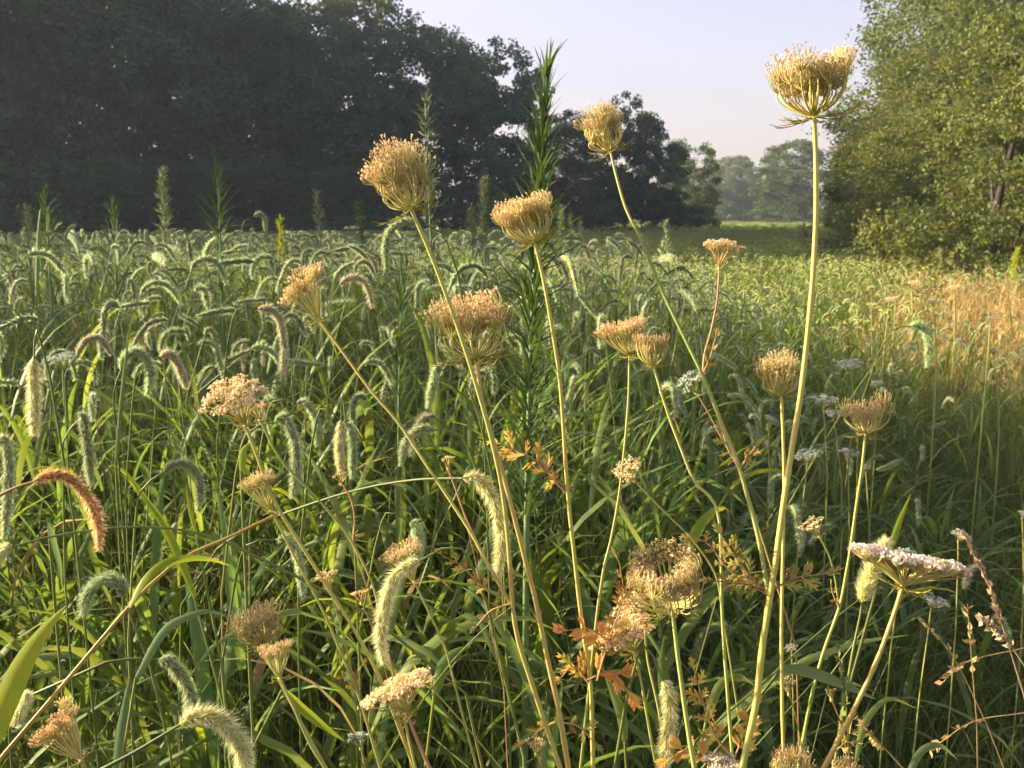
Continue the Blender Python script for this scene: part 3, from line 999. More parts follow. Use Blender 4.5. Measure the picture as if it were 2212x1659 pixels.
hero_fox('pale green arched foxtail drooping left, lower left grass', [(268, 1290), (258, 1262), (228, 1250), (195, 1272), (178, 1330)], 0.95, 44)
hero_fox('upright fluffy foxtail low between the orange leaves', [(1432, 1470), (1440, 1485), (1448, 1540), (1440, 1600), (1432, 1660)], 0.68, 52, 'yellow')
hero_fox('upright foxtail behind the flat white umbel', [(1862, 1302), (1872, 1265), (1890, 1215), (1918, 1165)], 0.74, 56, 'yellow', stalk=[(1858, 1330), (1840, 1420), (1825, 1520)])
hero_fox('round pale foxtail seen end on at the left edge', [(30, 1560), (38, 1545), (50, 1520), (58, 1500)], 0.80, 44, 'yellow', dd=-0.05)
hero_fox('dull foxtail hanging behind the thin crossing stem', [(596, 1168), (620, 1165), (645, 1205), (655, 1290)], 0.95, 34)
hero_fox('pale foxtail hanging beneath the large golden head in the middle', [(955, 800), (944, 795), (935, 830), (925, 880)], 1.15, 30)
hero_fox('grey green foxtail nodding alone over the dry grass', [(1965, 706), (1985, 703), (2001, 722), (2006, 755), (2003, 792)], 1.7, 26)
hero_fox('big pale foxtail arching left just below the golden flower head', [(902, 486), (875, 478), (848, 492), (834, 525), (834, 578)], 1.15, 30)
hero_fox('brownish foxtail bending right, left of the centre', [(556, 668), (585, 668), (606, 700), (614, 760), (610, 822)], 1.35, 30, 'brown')
hero_fox('large silvery arch of foxtail left of the flower heads', [(262, 800), (272, 770), (296, 760), (318, 778), (326, 812), (318, 852)], 1.15, 36)
hero_fox('brown foxtail bending to the right near a yellow leaf', [(346, 772), (367, 764), (386, 792), (402, 836)], 1.25, 30, 'brown')
hero_fox('dark brown arch of foxtail on the left', [(166, 768), (186, 736), (215, 731), (240, 765)], 1.35, 24, 'brown')
hero_fox('pale foxtail cut by the left edge with a long thin stalk', [(28, 1182), (12, 1186), (-4, 1200), (-14, 1225)], 0.72, 40, 'yellow', stalk=[(130, 1155), (300, 1138), (450, 1158), (620, 1235), (800, 1330)], d2=0.85)
hero_fox('tall foxtail standing above the others on the left skyline', [(548, 468), (560, 462), (571, 472), (574, 498)], 2.6, 15)
hero_fox('small faint foxtail low beside the drooping yellow one', [(885, 1130), (895, 1135), (903, 1165), (900, 1215)], 1.1, 40)

# ------------------------------------------------------------------ wild carrot
GA = 2.399963


def umbel_ray(kind, rho, phi, R, H, g, open_=1.0, dome=0.22):
    """centre line of one ray in the umbel frame and the way its umbellet faces"""
    c, s = math.cos(phi), math.sin(phi)
    if kind == 'nest':
        if rho > 0.74:
            ez = g.uniform(0.24, 0.60)
            p = [(0, 0), (0.66 * rho, 0.03), (1.22 * rho, 0.22), (0.86 * rho * open_, ez)]
            dr = (-0.6, 0.8)
        else:
            ez = g.uniform(0.26, 0.50) + max(dome, -0.1) * (1 - rho) * 1.5
            p = [(0, 0), (0.40 * rho, 0.10), (0.95 * rho, 0.22), (1.05 * rho * open_, ez)]
            dr = (0.35 * rho, 0.9)
    elif kind == 'ring':
        ez = 0.50 + 0.16 * rho + g.normal() * 0.03
        p = [(0, 0), (0.66 * rho, 0.02), (1.12 * rho, 0.25), (0.98 * rho, ez)]
        dr = (-0.75, 0.75)
    elif kind == 'cup':
        ez = (g.uniform(0.38, 0.62) if rho > 0.72 else g.uniform(0.28, 0.46))
        p = [(0, 0), (0.58 * rho, 0.08), (1.06 * rho, 0.28), (0.94 * rho * open_, ez)]
        dr = (-0.12 * rho, 1.0)
    elif kind == 'fan':
        ez = 0.66 + 0.16 * rho + g.normal() * 0.05
        p = [(0, 0), (0.30 * rho, 0.22), (0.75 * rho, 0.50), (0.86 * rho, ez)]
        dr = (0.35 * rho, 1.0)
    else:
        ez = 0.80 - 0.10 * rho ** 2 + g.normal() * 0.05
        p = [(0, 0), (0.35 * rho, 0.38), (0.7 * rho, 0.68), (0.92 * rho, ez)]
        dr = (0.25 * rho, 1.0)
    t = np.linspace(0, 1, 8)[:, None]
    q = np.array(p)
    b = q[0] * (1 - t) ** 3 + 3 * q[1] * t * (1 - t) ** 2 + 3 * q[2] * t * t * (1 - t) + q[3] * t ** 3
    pts = np.stack([b[:, 0] * R * c, b[:, 0] * R * s, b[:, 1] * H], 1)
    return pts, unit([dr[0] * c, dr[0] * s, dr[1]])


def umbellet(m_, o, ax, L, n, g, kind, thin):
    """burst of pedicels with fruits or florets on top"""
    F = frame(ax, g.uniform(0, 6.28))
    spread = {'ring': 1.1, 'nest': 1.15, 'cup': 1.05, 'fan': 0.9, 'flat': 1.05, 'small': 0.8}[kind]
    flat = kind in ('flat', 'small')
    for j in range(n):
        rj = math.sqrt((j + 0.5) / n)
        th = spread * rj
        ph = j * GA + g.normal() * 0.2
        d = F @ np.array([math.sin(th) * math.cos(ph), math.sin(th) * math.sin(ph), math.cos(th)])
        l = L * g.uniform(0.8, 1.12) * (1.0 if not flat else (0.75 + 0.25 * rj))
        mid = o + d * l * 0.55
        tip = mid + unit(d + F[:, 2] * (0.55 if not flat else 0.3)) * l * 0.45
        if kind in ('nest', 'ring', 'cup'):
            md = unit(d * 0.35 + F[:, 2] + g.normal(size=3) * 0.25)
            m3 = mid + unit(d + F[:, 2] * 0.6) * l * 0.25
            tip = m3 + md * l * 0.25
            m_.tube([o, mid, m3, tip], [thin, thin * 0.85, thin * 0.75, thin * 0.6], 3, m=1)
            mid = m3
        else:
            m_.tube([o, mid, tip], [thin, thin * 0.8, thin * 0.7], 3, m=1)
        e = unit(tip - mid)
        G = frame(e, g.uniform(0, 6.28))
        if flat:
            s = L * g.uniform(0.13, 0.24)
            cone = g.uniform(0.2, 1.3)
            G = frame(unit(e + g.normal(size=3) * 0.35), g.uniform(0, 6.28))
            for k in range(5):
                a = k * 1.2566 + g.normal() * 0.2
                v = unit(G @ np.array([math.cos(a), math.sin(a), cone]))
                w = G @ np.array([-math.sin(a), math.cos(a), 0.0])
                m_.add([tip, tip + v * s * 0.7 + w * s * 0.42, tip + v * s * 1.15, tip + v * s * 0.7 - w * s * 0.42], [[0, 1, 2, 3]], m=2)
        else:
            s = L * (g.uniform(0.03, 0.055) if kind in ('nest', 'ring', 'cup') else g.uniform(0.05, 0.08))
            x, yv = G[:, 0] * s, G[:, 1] * s * 0.8
            z = e * s * 2.0
            m_.add([tip - z * 0.3, tip + x + z * 0.3, tip + yv + z * 0.3, tip - x + z * 0.3, tip - yv + z * 0.3, tip + z * 1.1],
                   t=[[0, 2, 1], [0, 3, 2], [0, 4, 3], [0, 1, 4], [5, 1, 2], [5, 2, 3], [5, 3, 4], [5, 4, 1]], m=2)
            if kind not in ('nest', 'ring') or j % 2 == 0:
                q = tip + z * 0.8
                for k in range(2):
                    v = unit(e + g.normal(size=3) * 0.8)
                    w = unit(np.cross(v, g.normal(size=3)))
                    m_.add([q, q + v * s * 1.6 + w * s * 0.9, q + v * s * 2.6, q + v * s * 1.6 - w * s * 0.9], [[0, 1, 2, 3]], m=2)


def bract_mesh(m_, o, dirv, upv, L, g, w):
    """forked green thread below the umbel"""
    d, u = unit(dirv), unit(upv)
    pts = np.array([o, o + d * L * 0.35 + u * L * 0.02, o + d * L * 0.7 + u * L * 0.10, o + d * L + u * L * 0.32])
    c = catmull(pts, 7)
    m_.tube(c, np.linspace(w, w * 0.4, 7), 4)
    sd = np.cross(d, u)
    for k, i in enumerate((2, 3, 4, 4)):
        s = 1 if k % 2 else -1
        e = c[i] + (d * 0.6 + sd * s * g.uniform(0.3, 0.7) + u * g.uniform(0.1, 0.5)) * L * g.uniform(0.28, 0.45)
        m_.tube(catmull([c[i], (c[i] + e) / 2 + d * L * 0.05, e], 4), np.linspace(w * 0.8, w * 0.3, 4), 3)


PAL = {'gold': ('ray', 'ped', 'fruit'), 'pink': ('ray', 'ped', 'fruitpink'), 'peach': ('ray', 'ped', 'petal'), 'white': ('ray', 'ped', 'petalwhite'),
       'cool': ('stemgreen', 'stemgreen', 'petalcool'), 'dark': ('raydark', 'raydark', 'fruitdark'), 'red': ('stemorange', 'stemorange', 'petal')}


def add_umbel(root, base, axis, W, H, kind, pal, seed, n=40, ped=15, bracts=10, open_=1.0, skew=0.0, joined=False, label=None, dome=0.22, lobe=0.0, hollow=0.0):
    """umbel part with its umbellets and bracts as sub-parts; base, axis in world space"""
    g = np.random.default_rng(seed)
    L0 = np.array(root.location)
    Fm = frame(axis)
    R = W / 2
    Lp = {'ring': 0.21 * W, 'nest': 0.30 * W, 'cup': 0.25 * W, 'fan': 0.20 * W, 'flat': 0.13 * W, 'small': 0.22 * W}[kind]
    if kind == 'nest':
        Lp = min(Lp, H * 0.34)
    r0 = max(0.0009, W * 0.018)
    core = MB()
    core.tube([base - Fm[:, 2] * r0 * 2.2, base - Fm[:, 2] * r0 * 0.6, base + Fm[:, 2] * r0 * 0.5, base + Fm[:, 2] * r0 * 1.2], [r0 * 1.2, r0 * 1.6, r0 * 1.3, r0 * 0.3], 7)
    mats = [M[q] for q in PAL[pal]]
    if joined:
        core.q = core.q
    up = None
    if not joined:
        up = rel(core, root).build('umbel', M['stem'] if pal not in ('cool', 'dark') else mats[0], root)
        if label:
            up['label'] = label
    one = MB()
    for i in range(n):
        rho = math.sqrt(hollow + (1 - hollow) * (i + 0.5) / n)
        phi = i * GA + g.normal() * 0.12
        Rr = R * (1 - 0.30 * (Lp / R) * (0.8 if kind in ('flat', 'small', 'fan') else 0.25)) * g.uniform(0.9, 1.08)
        sx = float(np.dot(Fm @ np.array([math.cos(phi), math.sin(phi), 0.0]), CR))
        Hh = H * g.uniform(0.90, 1.08) * (1 + skew * sx * rho) * (1 + lobe * (abs(sx) * rho - 0.55))
        pts, dr = umbel_ray(kind if kind != 'small' else 'flat', rho, phi, Rr, Hh, g, open_, dome)
        w = base + pts @ Fm.T
        dw = Fm @ dr
        u_ = one if joined else MB()
        u_.tube(w, np.linspace(max(0.00042, W * 0.0085), max(0.00034, W * 0.0065), len(w)) * (1.35 if kind in ('nest', 'cup', 'ring') else 1.0), 4, m=0)
        umbellet(u_, w[-1], dw, Lp * g.uniform(0.85, 1.15), ped if kind != 'flat' else ped + 3, g, kind, max(0.00025, W * 0.0046))
        if not joined:
            rel(u_, root).build('umbellet', mats, up)
    bl = {'ring': 0.5, 'nest': 0.58, 'cup': 0.52, 'fan': 0.34, 'flat': 0.26, 'small': 0.3}[kind] * W
    for i in range(bracts):
        a = i / bracts * 6.283 + g.normal() * 0.15
        dv = Fm @ np.array([math.cos(a), math.sin(a), g.uniform(-0.45, 0.05)])
        b_ = one if joined else MB()
        bract_mesh(b_, base - Fm[:, 2] * r0 * 0.5, dv, Fm[:, 2], bl * g.uniform(0.7, 1.15), g, max(0.00035, W * 0.0095))
        if not joined:
            rel(b_, root).build('bract', M['bract'] if pal != 'dark' else M['raydark'], up)
    if joined:
        core.add(np.zeros((0, 3)))
        for vv, qq, mm in zip(core.v, core.q, core.qm):
            one.add(vv, qq, m=0)
        up = rel(one, root).build('umbel', mats, root)
    return up


def leaflet_mesh(seed, style):
    """one toothed or feathery leaflet, unit length along x"""
    g = np.random.default_rng(seed)
    m_ = MB()
    if style == 'broad':
        def lobe(p, d, L, w):
            d = unit(d)
            sd = unit(np.cross(d, (0, 0, 1)))
            pts = np.array([p, p + d * L * 0.35, p + d * L * 0.7 + np.array([0, 0, -L * 0.03]), p + d * L + np.array([0, 0, -L * 0.12])])
            m_.blade(pts, np.array([0.5, 1.0, 0.85, 0.06]) * w, sd, 0.14)
        z0 = 0.0
        lobe(np.zeros(3), (1, 0, 0), 1.0, 0.20)
        for k in range(6):
            sg = 1 if k % 2 else -1
            f = 0.22 + 0.2 * (k // 2)
            lobe(np.array([f, 0, 0.004 * (k + 1)]), (0.75, 0.6 * sg, 0.12), g.uniform(0.42, 0.6) * (1.1 - f * 0.5), 0.15)
    else:
        def lance(p, d, L, w):
            d = unit(d)
            s = unit(np.cross(d, (0, 0, 1)))
            pts = np.array([p, p + d * L * 0.4 + np.array([0, 0, L * 0.06]), p + d * L * 0.75 + np.array([0, 0, L * 0.12]), p + d * L + np.array([0, 0, L * 0.22])])
            m_.blade(pts, np.array([0.35, 1, 0.8, 0.05]) * w, s, 0.2)
        lance(np.zeros(3), (1, 0, 0.1), 1.0, 0.16)
        for k in range(4):
            s = 1 if k % 2 else -1
            lance(np.array([0.12 + 0.16 * k, 0, 0.02 * k]), (0.8, 0.55 * s, 0.25), 0.5 - 0.05 * k, 0.13)
    return m_


LFM = {}
for st in ('broad', 'fine'):
    for k in range(4):
        for mk in ('leaforange', 'leafred', 'leafolive'):
            LFM[(st, k, mk)] = leaflet_mesh(700 + k, st).mesh('leaflet', M[mk])


def add_leaf(root, px, d, size, n=7, style='broad', mtl='leaforange', seed=0, dd=0.0, rk='stemred', label=None):
    """compound leaf whose midrib runs through photo positions; each leaflet a sub-part"""
    g = np.random.default_rng(seed + 31)
    L0 = np.array(root.location)
    pts = [P(u, v, d + dd * i / max(1, len(px) - 1)) for i, (u, v) in enumerate(px)]
    c = catmull(pts, 14)
    m_ = MB()
    m_.tube(c, np.linspace(0.0009, 0.0004, 14), 4)
    lf = rel(m_, root).build('leaf', M[rk], root)
    if label:
        lf['label'] = label
    sz = size * d / FPX
    for k in range(n):
        if k == n - 1:
            i, side = 13, 0
        else:
            i = int(3 + 10 * (k // 2) / max(1, (n - 1) // 2))
            side = 1 if k % 2 else -1
        t = unit(c[min(i, 13)] - c[min(i, 13) - 1])
        view = unit(CP - c[i])
        s = unit(np.cross(view, t)) * side
        dirv = unit(t * (0.75 if side else 1) + s * 0.8 + view * g.normal() * 0.25 + g.normal(size=3) * 0.12)
        nrm = unit(view + g.normal(size=3) * 0.55)
        yv = unit(np.cross(nrm, dirv))
        zv = np.cross(dirv, yv)
        ll = sz * g.uniform(0.75, 1.2)
        mt = Matrix(((dirv[0] * ll, yv[0] * ll, zv[0] * ll, c[i][0] - L0[0]), (dirv[1] * ll, yv[1] * ll, zv[1] * ll, c[i][1] - L0[1]), (dirv[2] * ll, yv[2] * ll, zv[2] * ll, c[i][2] - L0[2]), (0, 0, 0, 1)))
        obj('leaflet', LFM[(style, int(g.integers(4)), mtl)], lf, mat=mt)
    return lf


def carrot(label, stem, heads, d, d2=None, w=9, w2=None, stem_mat='stem', branches=(), leaves=(), small=False, extra=None, group=None, hairs=True):
    """stem through photo positions (head end first) down into the soil; heads: dicts; w = stem width in pixels"""
    d2 = d2 or d
    ds = np.linspace(d, d2, len(stem))
    sp = [P(u, v, q) for (u, v), q in zip(stem, ds)]
    dn = unit(sp[-1] - sp[-2])
    tail = to_ground(sp[-1], dn + np.array([0, 0.05, -0.25]))
    nn = max(12, 3 * len(stem))
    line = np.vstack([catmull(sp, nn), tail[1:]])
    r1 = w * d / FPX / 2
    r2 = (w2 or w * 1.25) * d2 / FPX / 2
    m_ = MB()
    rr = np.concatenate([np.linspace(r1, r2, nn), np.linspace(r2, r2 * 1.4, len(tail) - 1)])
    rr *= 1 + 0.05 * np.sin(np.arange(len(rr)) * 1.7)
    m_.tube(line, rr, 8)
    if hairs and w > 7:
        g = np.random.default_rng(int(stem[0][0]))
        k = g.integers(2, nn - 1, 90)
        f = g.random((90, 1))
        p = line[k] * (1 - f) + line[k + 1] * f
        dr = g.normal(size=(90, 3))
        dr /= np.linalg.norm(dr, axis=1)[:, None]
        m_.spikes(p, p + dr * (r1 + 0.0008), 0.0002)
    base = line[-1].copy()
    base[2] = 0
    root = thing('wild_carrot', base, label, 'wild carrot', group)
    rel(m_, root).build('stem', M[stem_mat], root)
    for bi, b in enumerate(branches):
        bd = np.linspace(b['d'], b.get('d2', d), len(b['px']))
        bp = [P(u, v, q) for (u, v), q in zip(b['px'], bd)]
        mm = MB()
        q = catmull(bp, max(10, 3 * len(bp)))
        mm.tube(q, np.linspace(b.get('w', 6) * b['d'] / FPX / 2, b.get('w2', b.get('w', 6) * 1.2) * b['d'] / FPX / 2, len(q)), 6)
        rel(mm, root).build('branch', M[b.get('mat', stem_mat)], root)
    for hi, h in enumerate(heads):
        dh = h.get('d', d)
        u, v = h['at']
        base_p = P(u, v, dh)
        ax = unit(h['ax'][0] * CR - h['ax'][1] * CU - h.get('toward', 0.15) * np.linalg.norm(h['ax']) * CF)
        add_umbel(root, base_p, ax, h['W'] * dh / FPX, h['H'] * dh / FPX, h['kind'], h['pal'], int(u + 3 * v), n=h.get('n', 40), ped=h.get('ped', 15),
                  bracts=h.get('bracts', 10), open_=h.get('open', 1.0), skew=h.get('skew', 0.0), joined=h.get('joined', False), dome=h.get('dome', 0.22), lobe=h.get('lobe', 0.0), hollow=h.get('hollow', 0.0))
    for k, lf in enumerate(leaves):
        add_leaf(root, lf['px'], lf.get('d', d), lf.get('size', 40), lf.get('n', 7), lf.get('style', 'broad'), lf.get('mat', 'leaforange'), seed=int(stem[0][0]) + k, dd=lf.get('dd', 0.0), rk=lf.get('rk', 'stemred'))
    return root


def head(u, v, ax, W, H, kind, pal, **k):
    return dict(at=(u, v), ax=ax, W=W, H=H, kind=kind, pal=pal, **k)


# golden nest, left of centre, with the peach head whose stem joins it low down
carrot('tall wild carrot with rounded golden nest head before the dark wood', [(888, 452), (918, 520), (952, 605), (1000, 740), (1040, 870), (1068, 975), (1088, 1080), (1100, 1200), (1107, 1305), (1120, 1385), (1160, 1510), (1210, 1659)],
       [head(888, 450, (-42, -105), 146, 140, 'nest', 'gold', n=36, ped=22, bracts=12, dome=0.26), head(688, 690, (-26, -62), 116, 92, 'fan', 'pink', d=0.72, n=30, bracts=8, skew=0.3)],
       0.66, 0.66, 9, 11, 'stem',
       branches=[dict(px=[(688, 690), (740, 760), (800, 842), (862, 915), (920, 1002), (975, 1085), (1020, 1155), (1060, 1230), (1104, 1306)], d=0.72, d2=0.66, w=6),
                 dict(px=[(965, 1006), (985, 1060), (1003, 1110), (1040, 1190)], d=0.71, d2=0.69, w=3, mat='stemred')],
       leaves=[dict(px=[(1080, 1285), (1040, 1265), (1000, 1225), (955, 1200)], size=26, n=9, style='fine', mat='leaforange'),
               dict(px=[(1100, 1305), (1060, 1320), (1030, 1352)], size=24, n=5, style='fine', mat='leafolive')])
carrot('wild carrot with tilted golden cup head in front of the tall horseweed', [(1155, 522), (1176, 615), (1200, 755), (1212, 850), (1226, 1060), (1240, 1195), (1252, 1303), (1265, 1400), (1276, 1480), (1281, 1659)],
       [head(1155, 522, (-34, -84), 128, 112, 'cup', 'gold', n=38, ped=24, bracts=14)], 0.71, 0.71, 8, 10, 'stem',
       leaves=[dict(px=[(1240, 1060), (1195, 1035), (1150, 990), (1080, 958)], size=44, n=11, style='fine', mat='leaforange'),
               dict(px=[(1275, 1480), (1240, 1440), (1215, 1460)], size=40, n=7, style='fine', mat='leaforange'),
               dict(px=[(1268, 1470), (1320, 1450), (1355, 1490)], size=46, n=5, mat='leafred', d=0.70),
               dict(px=[(1290, 1470), (1310, 1400), (1345, 1290), (1338, 1215)], size=40, n=17, style='fine', mat='leaforange', d=0.69),
               dict(px=[(1320, 1390), (1275, 1360), (1225, 1362)], size=46, n=5, mat='leafred', d=0.69)],
       branches=[dict(px=[(1162, 985), (1195, 1035), (1226, 1068)], d=0.71, w=4, mat='stemred')])
carrot('stout wild carrot with large open nest head on a thick orange stem', [(1030, 778), (1040, 860), (1062, 940), (1085, 1020), (1106, 1098), (1132, 1200), (1156, 1294), (1182, 1420), (1206, 1529), (1228, 1659)],
       [head(1030, 772, (-20, -100), 172, 162, 'nest', 'pink', n=24, ped=22, bracts=14, open=1.0, dome=0.05, hollow=0.12)], 0.69, 0.68, 9, 13, 'stemorange',
       leaves=[dict(px=[(1200, 1560), (1170, 1575), (1140, 1600)], size=34, n=5, style='fine', mat='leaforange'), dict(px=[(1210, 1560), (1250, 1570), (1280, 1600)], size=34, n=5, style='fine', mat='leafolive')])
# the tallest one, with two side branches
carrot('tallest wild carrot, wide heart shaped head against the sky', [(1758, 252), (1762, 330), (1763, 450), (1757, 585), (1745, 720), (1730, 850), (1712, 960), (1700, 1040), (1690, 1106), (1677, 1206), (1664, 1285), (1646, 1406), (1633, 1522), (1603, 1659)],
       [head(1758, 250, (-8, -90), 182, 140, 'cup', 'gold', n=44, ped=24, bracts=14, lobe=0.35), head(1318, 324, (-22, -60), 98, 100, 'nest', 'gold', d=0.72, n=32, ped=20, bracts=9, dome=0.24),
        head(1553, 578, (4, -40), 88, 50, 'small', 'red', d=0.72, n=13, ped=9, bracts=3)], 0.64, 0.64, 10, 15, 'stem',
       branches=[dict(px=[(1318, 324), (1334, 390), (1354, 455), (1386, 520), (1432, 632), (1480, 732), (1522, 820), (1560, 918), (1590, 990), (1617, 1080), (1640, 1170), (1660, 1285)], d=0.72, d2=0.64, w=6, w2=9, mat='stemgreen'),
                 dict(px=[(1554, 580), (1549, 650), (1536, 715), (1522, 765), (1518, 812)], d=0.72, d2=0.70, w=4, mat='stemred')],
       leaves=[dict(px=[(1662, 1285), (1625, 1250), (1590, 1205), (1560, 1160)], size=44, n=11, style='fine', mat='leafolive', d=0.65),
               dict(px=[(1662, 1280), (1610, 1262), (1545, 1255)], size=40, n=9, style='fine', mat='leafolive', d=0.65),
               dict(px=[(1668, 1275), (1715, 1250), (1775, 1240)], size=40, n=9, style='fine', mat='leafolive', d=0.64),
               dict(px=[(1660, 1285), (1580, 1235), (1530, 1175), (1495, 1160)], size=34, n=11, style='fine', mat='leafolive', d=0.68),
               dict(px=[(1600, 1010), (1575, 975), (1562, 935)], size=30, n=7, style='fine', mat='leafolive', d=0.69),
               dict(px=[(1600, 1010), (1618, 985), (1632, 965)], size=30, n=5, style='fine', mat='leafolive', d=0.69),
               dict(px=[(1520, 805), (1535, 770), (1545, 730)], size=24, n=5, style='fine', mat='leaforange', d=0.70)])
carrot('wild carrot with small round golden head beside the tallest stem', [(1688, 854), (1692, 950), (1694, 1050), (1692, 1150), (1690, 1260), (1688, 1373), (1690, 1540), (1694, 1659)],
       [head(1688, 852, (-14, -84), 104, 90, 'nest', 'gold', n=28, ped=17, bracts=10, dome=0.2)], 0.72, 0.70, 7, 8, 'stem')
carrot('wild carrot with spread brown fan head on the right', [(1870, 938), (1862, 1012), (1850, 1092), (1838, 1180), (1828, 1240), (1813, 1313), (1780, 1406), (1753, 1506), (1733, 1609), (1725, 1659)],
       [head(1870, 936, (-8, -75), 106, 86, 'cup', 'pink', n=26, ped=13, bracts=9, open=1.1, lobe=0.5), head(1770, 1158, (-18, -26), 58, 34, 'small', 'peach', n=10, ped=9, bracts=3)], 0.72, 0.74, 6, 8, 'stemgreen',
       branches=[dict(px=[(1770, 1158), (1793, 1205), (1806, 1262), (1812, 1312)], d=0.72, d2=0.73, w=3.5, mat='stemgreen')],
       leaves=[dict(px=[(1812, 1310), (1800, 1285), (1795, 1265)], size=18, n=5, style='fine', mat='leafolive')])
carrot('wild carrot with wide flat white umbel at the right', [(1950, 1268), (1930, 1330), (1905, 1400), (1880, 1460), (1845, 1532), (1810, 1600), (1780, 1659)],
       [head(1950, 1266, (14, -60), 246, 52, 'flat', 'white', n=46, ped=15, bracts=9, toward=-0.12)], 0.68, 0.66, 9, 11, 'stemorange',
       leaves=[dict(px=[(1800, 1625), (1830, 1600), (1840, 1560)], size=34, n=7, style='fine', mat='leafolive', d=0.7)])
carrot('wild carrot with hollow ring shaped golden nest head low in the middle', [(1452, 1312), (1462, 1400), (1476, 1505), (1490, 1600), (1500, 1659)],
       [head(1450, 1308, (-30, -105), 164, 150, 'ring', 'gold', n=46, ped=24, bracts=11, toward=0.62, hollow=0.6)], 0.62, 0.61, 9, 11, 'stemgreen')
carrot('slim wild carrot with flat left one of two touching peach heads', [(1360, 772), (1358, 860), (1350, 960), (1336, 1080), (1318, 1175), (1306, 1220), (1292, 1310), (1280, 1420)],
       [head(1360, 770, (-14, -50), 116, 62, 'fan', 'pink', n=30, ped=13, bracts=8)], 0.75, 0.74, 6, 7, 'stemgreen')
carrot('slim wild carrot with right one of two touching peach heads and kinked stem', [(1413, 794), (1440, 885), (1467, 958), (1502, 1043), (1542, 1083), (1556, 1150), (1560, 1328), (1572, 1504), (1584, 1659)],
       [head(1412, 792, (-10, -78), 78, 92, 'cup', 'pink', n=28, ped=14, bracts=10)], 0.73, 0.70, 6, 8, 'stemgreen',
       leaves=[dict(px=[(1580, 1630), (1545, 1590), (1520, 1520), (1500, 1450)], size=38, n=13, style='fine', mat='leaforange', d=0.68), dict(px=[(1585, 1640), (1610, 1580), (1625, 1530)], size=36, n=7, mat='leaforange', d=0.68),
               dict(px=[(1540, 1659), (1490, 1620), (1445, 1640)], size=40, n=7, mat='leaforange', d=0.67)])
carrot('wild carrot with broad peach flowering head on the left', [(530, 918), (550, 970), (572, 1032), (598, 1093), (660, 1192), (722, 1292), (780, 1385), (822, 1469), (850, 1540)],
       [head(530, 918, (-8, -60), 138, 104, 'flat', 'peach', n=34, ped=15, bracts=8, toward=0.75)], 0.69, 0.70, 7, 8, 'stem')
carrot('peach umbel seen edge on, leaning left on an orange stem', [(880, 1545), (900, 1596), (928, 1659)],
       [head(878, 1540, (-20, -48), 170, 62, 'flat', 'peach', n=34, ped=14, bracts=12, toward=-0.05)], 0.66, 0.65, 7, 8, 'stemred',
       leaves=[])
carrot('small golden head on a thin stem below the broad peach one', [(588, 1105), (640, 1210), (702, 1328), (745, 1430), (774, 1500), (822, 1659)],
       [head(586, 1103, (-22, -62), 84, 78, 'fan', 'gold', n=26, ped=13, bracts=8), head(712, 1272, (-8, -26), 56, 34, 'small', 'peach', n=10, ped=8, bracts=3)], 0.70, 0.70, 5, 7, 'stemgreen',
       branches=[dict(px=[(712, 1272), (735, 1350), (752, 1420), (770, 1495)], d=0.70, w=3, mat='stemgreen')],
       leaves=[dict(px=[(772, 1500), (770, 1460), (780, 1440)], size=24, n=5, style='fine', mat='leaforange'), dict(px=[(772, 1498), (750, 1470), (740, 1465)], size=22, n=4, style='fine', mat='leaforange')])
carrot('kinked thin stem with small dry bud behind the broad peach head', [(562, 907), (606, 993), (672, 1062), (752, 1158), (807, 1268), (822, 1353), (847, 1443), (870, 1540)],
       [head(562, 907, (-6, -26), 48, 34, 'fan', 'pink', n=12, ped=9, bracts=4)], 0.72, 0.70, 5, 6, 'stemgreen',
       branches=[dict(px=[(737, 1042), (757, 1075), (766, 1120), (763, 1165)], d=0.72, d2=0.715, w=3, mat='stemred')])
carrot('tiny pink flower cluster on a thin red stalk left of centre', [(738, 1046), (756, 1075), (766, 1120), (764, 1175), (790, 1260)],
       [head(737, 1045, (-6, -20), 34, 24, 'small', 'red', n=7, ped=7, bracts=0)], 0.74, 0.76, 2.5, 3, 'stemred', hairs=False)
carrot('tiny pink flower cluster beside the base of the large yellow foxtail', [(968, 1010), (985, 1055), (1002, 1110), (1020, 1180)],
       [head(968, 1010, (-2, -20), 34, 22, 'small', 'red', n=7, ped=7, bracts=0)], 0.73, 0.76, 2.5, 3, 'stemred', hairs=False)
carrot('dark dried basket head low on the left', [(568, 1392), (590, 1445), (640, 1540), (700, 1650)],
       [head(566, 1388, (-26, -80), 104, 110, 'nest', 'dark', n=30, ped=13, bracts=9, open=1.15, dome=0.0)], 0.74, 0.74, 5, 6, 'stemgreen')
carrot('tilted small brown head beside the dark dried basket', [(606, 1468), (635, 1530), (668, 1604), (702, 1659)],
       [head(604, 1464, (-10, -56), 80, 66, 'fan', 'gold', n=26, ped=12, bracts=6, toward=-0.1)], 0.70, 0.69, 6, 7, 'stemgreen')
carrot('orange peach head in the bottom left corner', [(178, 1645), (195, 1690), (205, 1740)],
       [head(176, 1640, (-38, -62), 112, 104, 'fan', 'pink', n=34, ped=14, bracts=9, skew=0.2)], 0.63, 0.64, 7, 8, 'stemgreen')
carrot('ragged brown umbel above the drooping yellow foxtail', [(896, 1258), (930, 1330), (963, 1403), (985, 1490), (1008, 1579), (1030, 1659)],
       [head(894, 1255, (-22, -58), 92, 78, 'fan', 'gold', n=24, ped=12, bracts=5)], 0.71, 0.71, 4.5, 6, 'stemgreen')
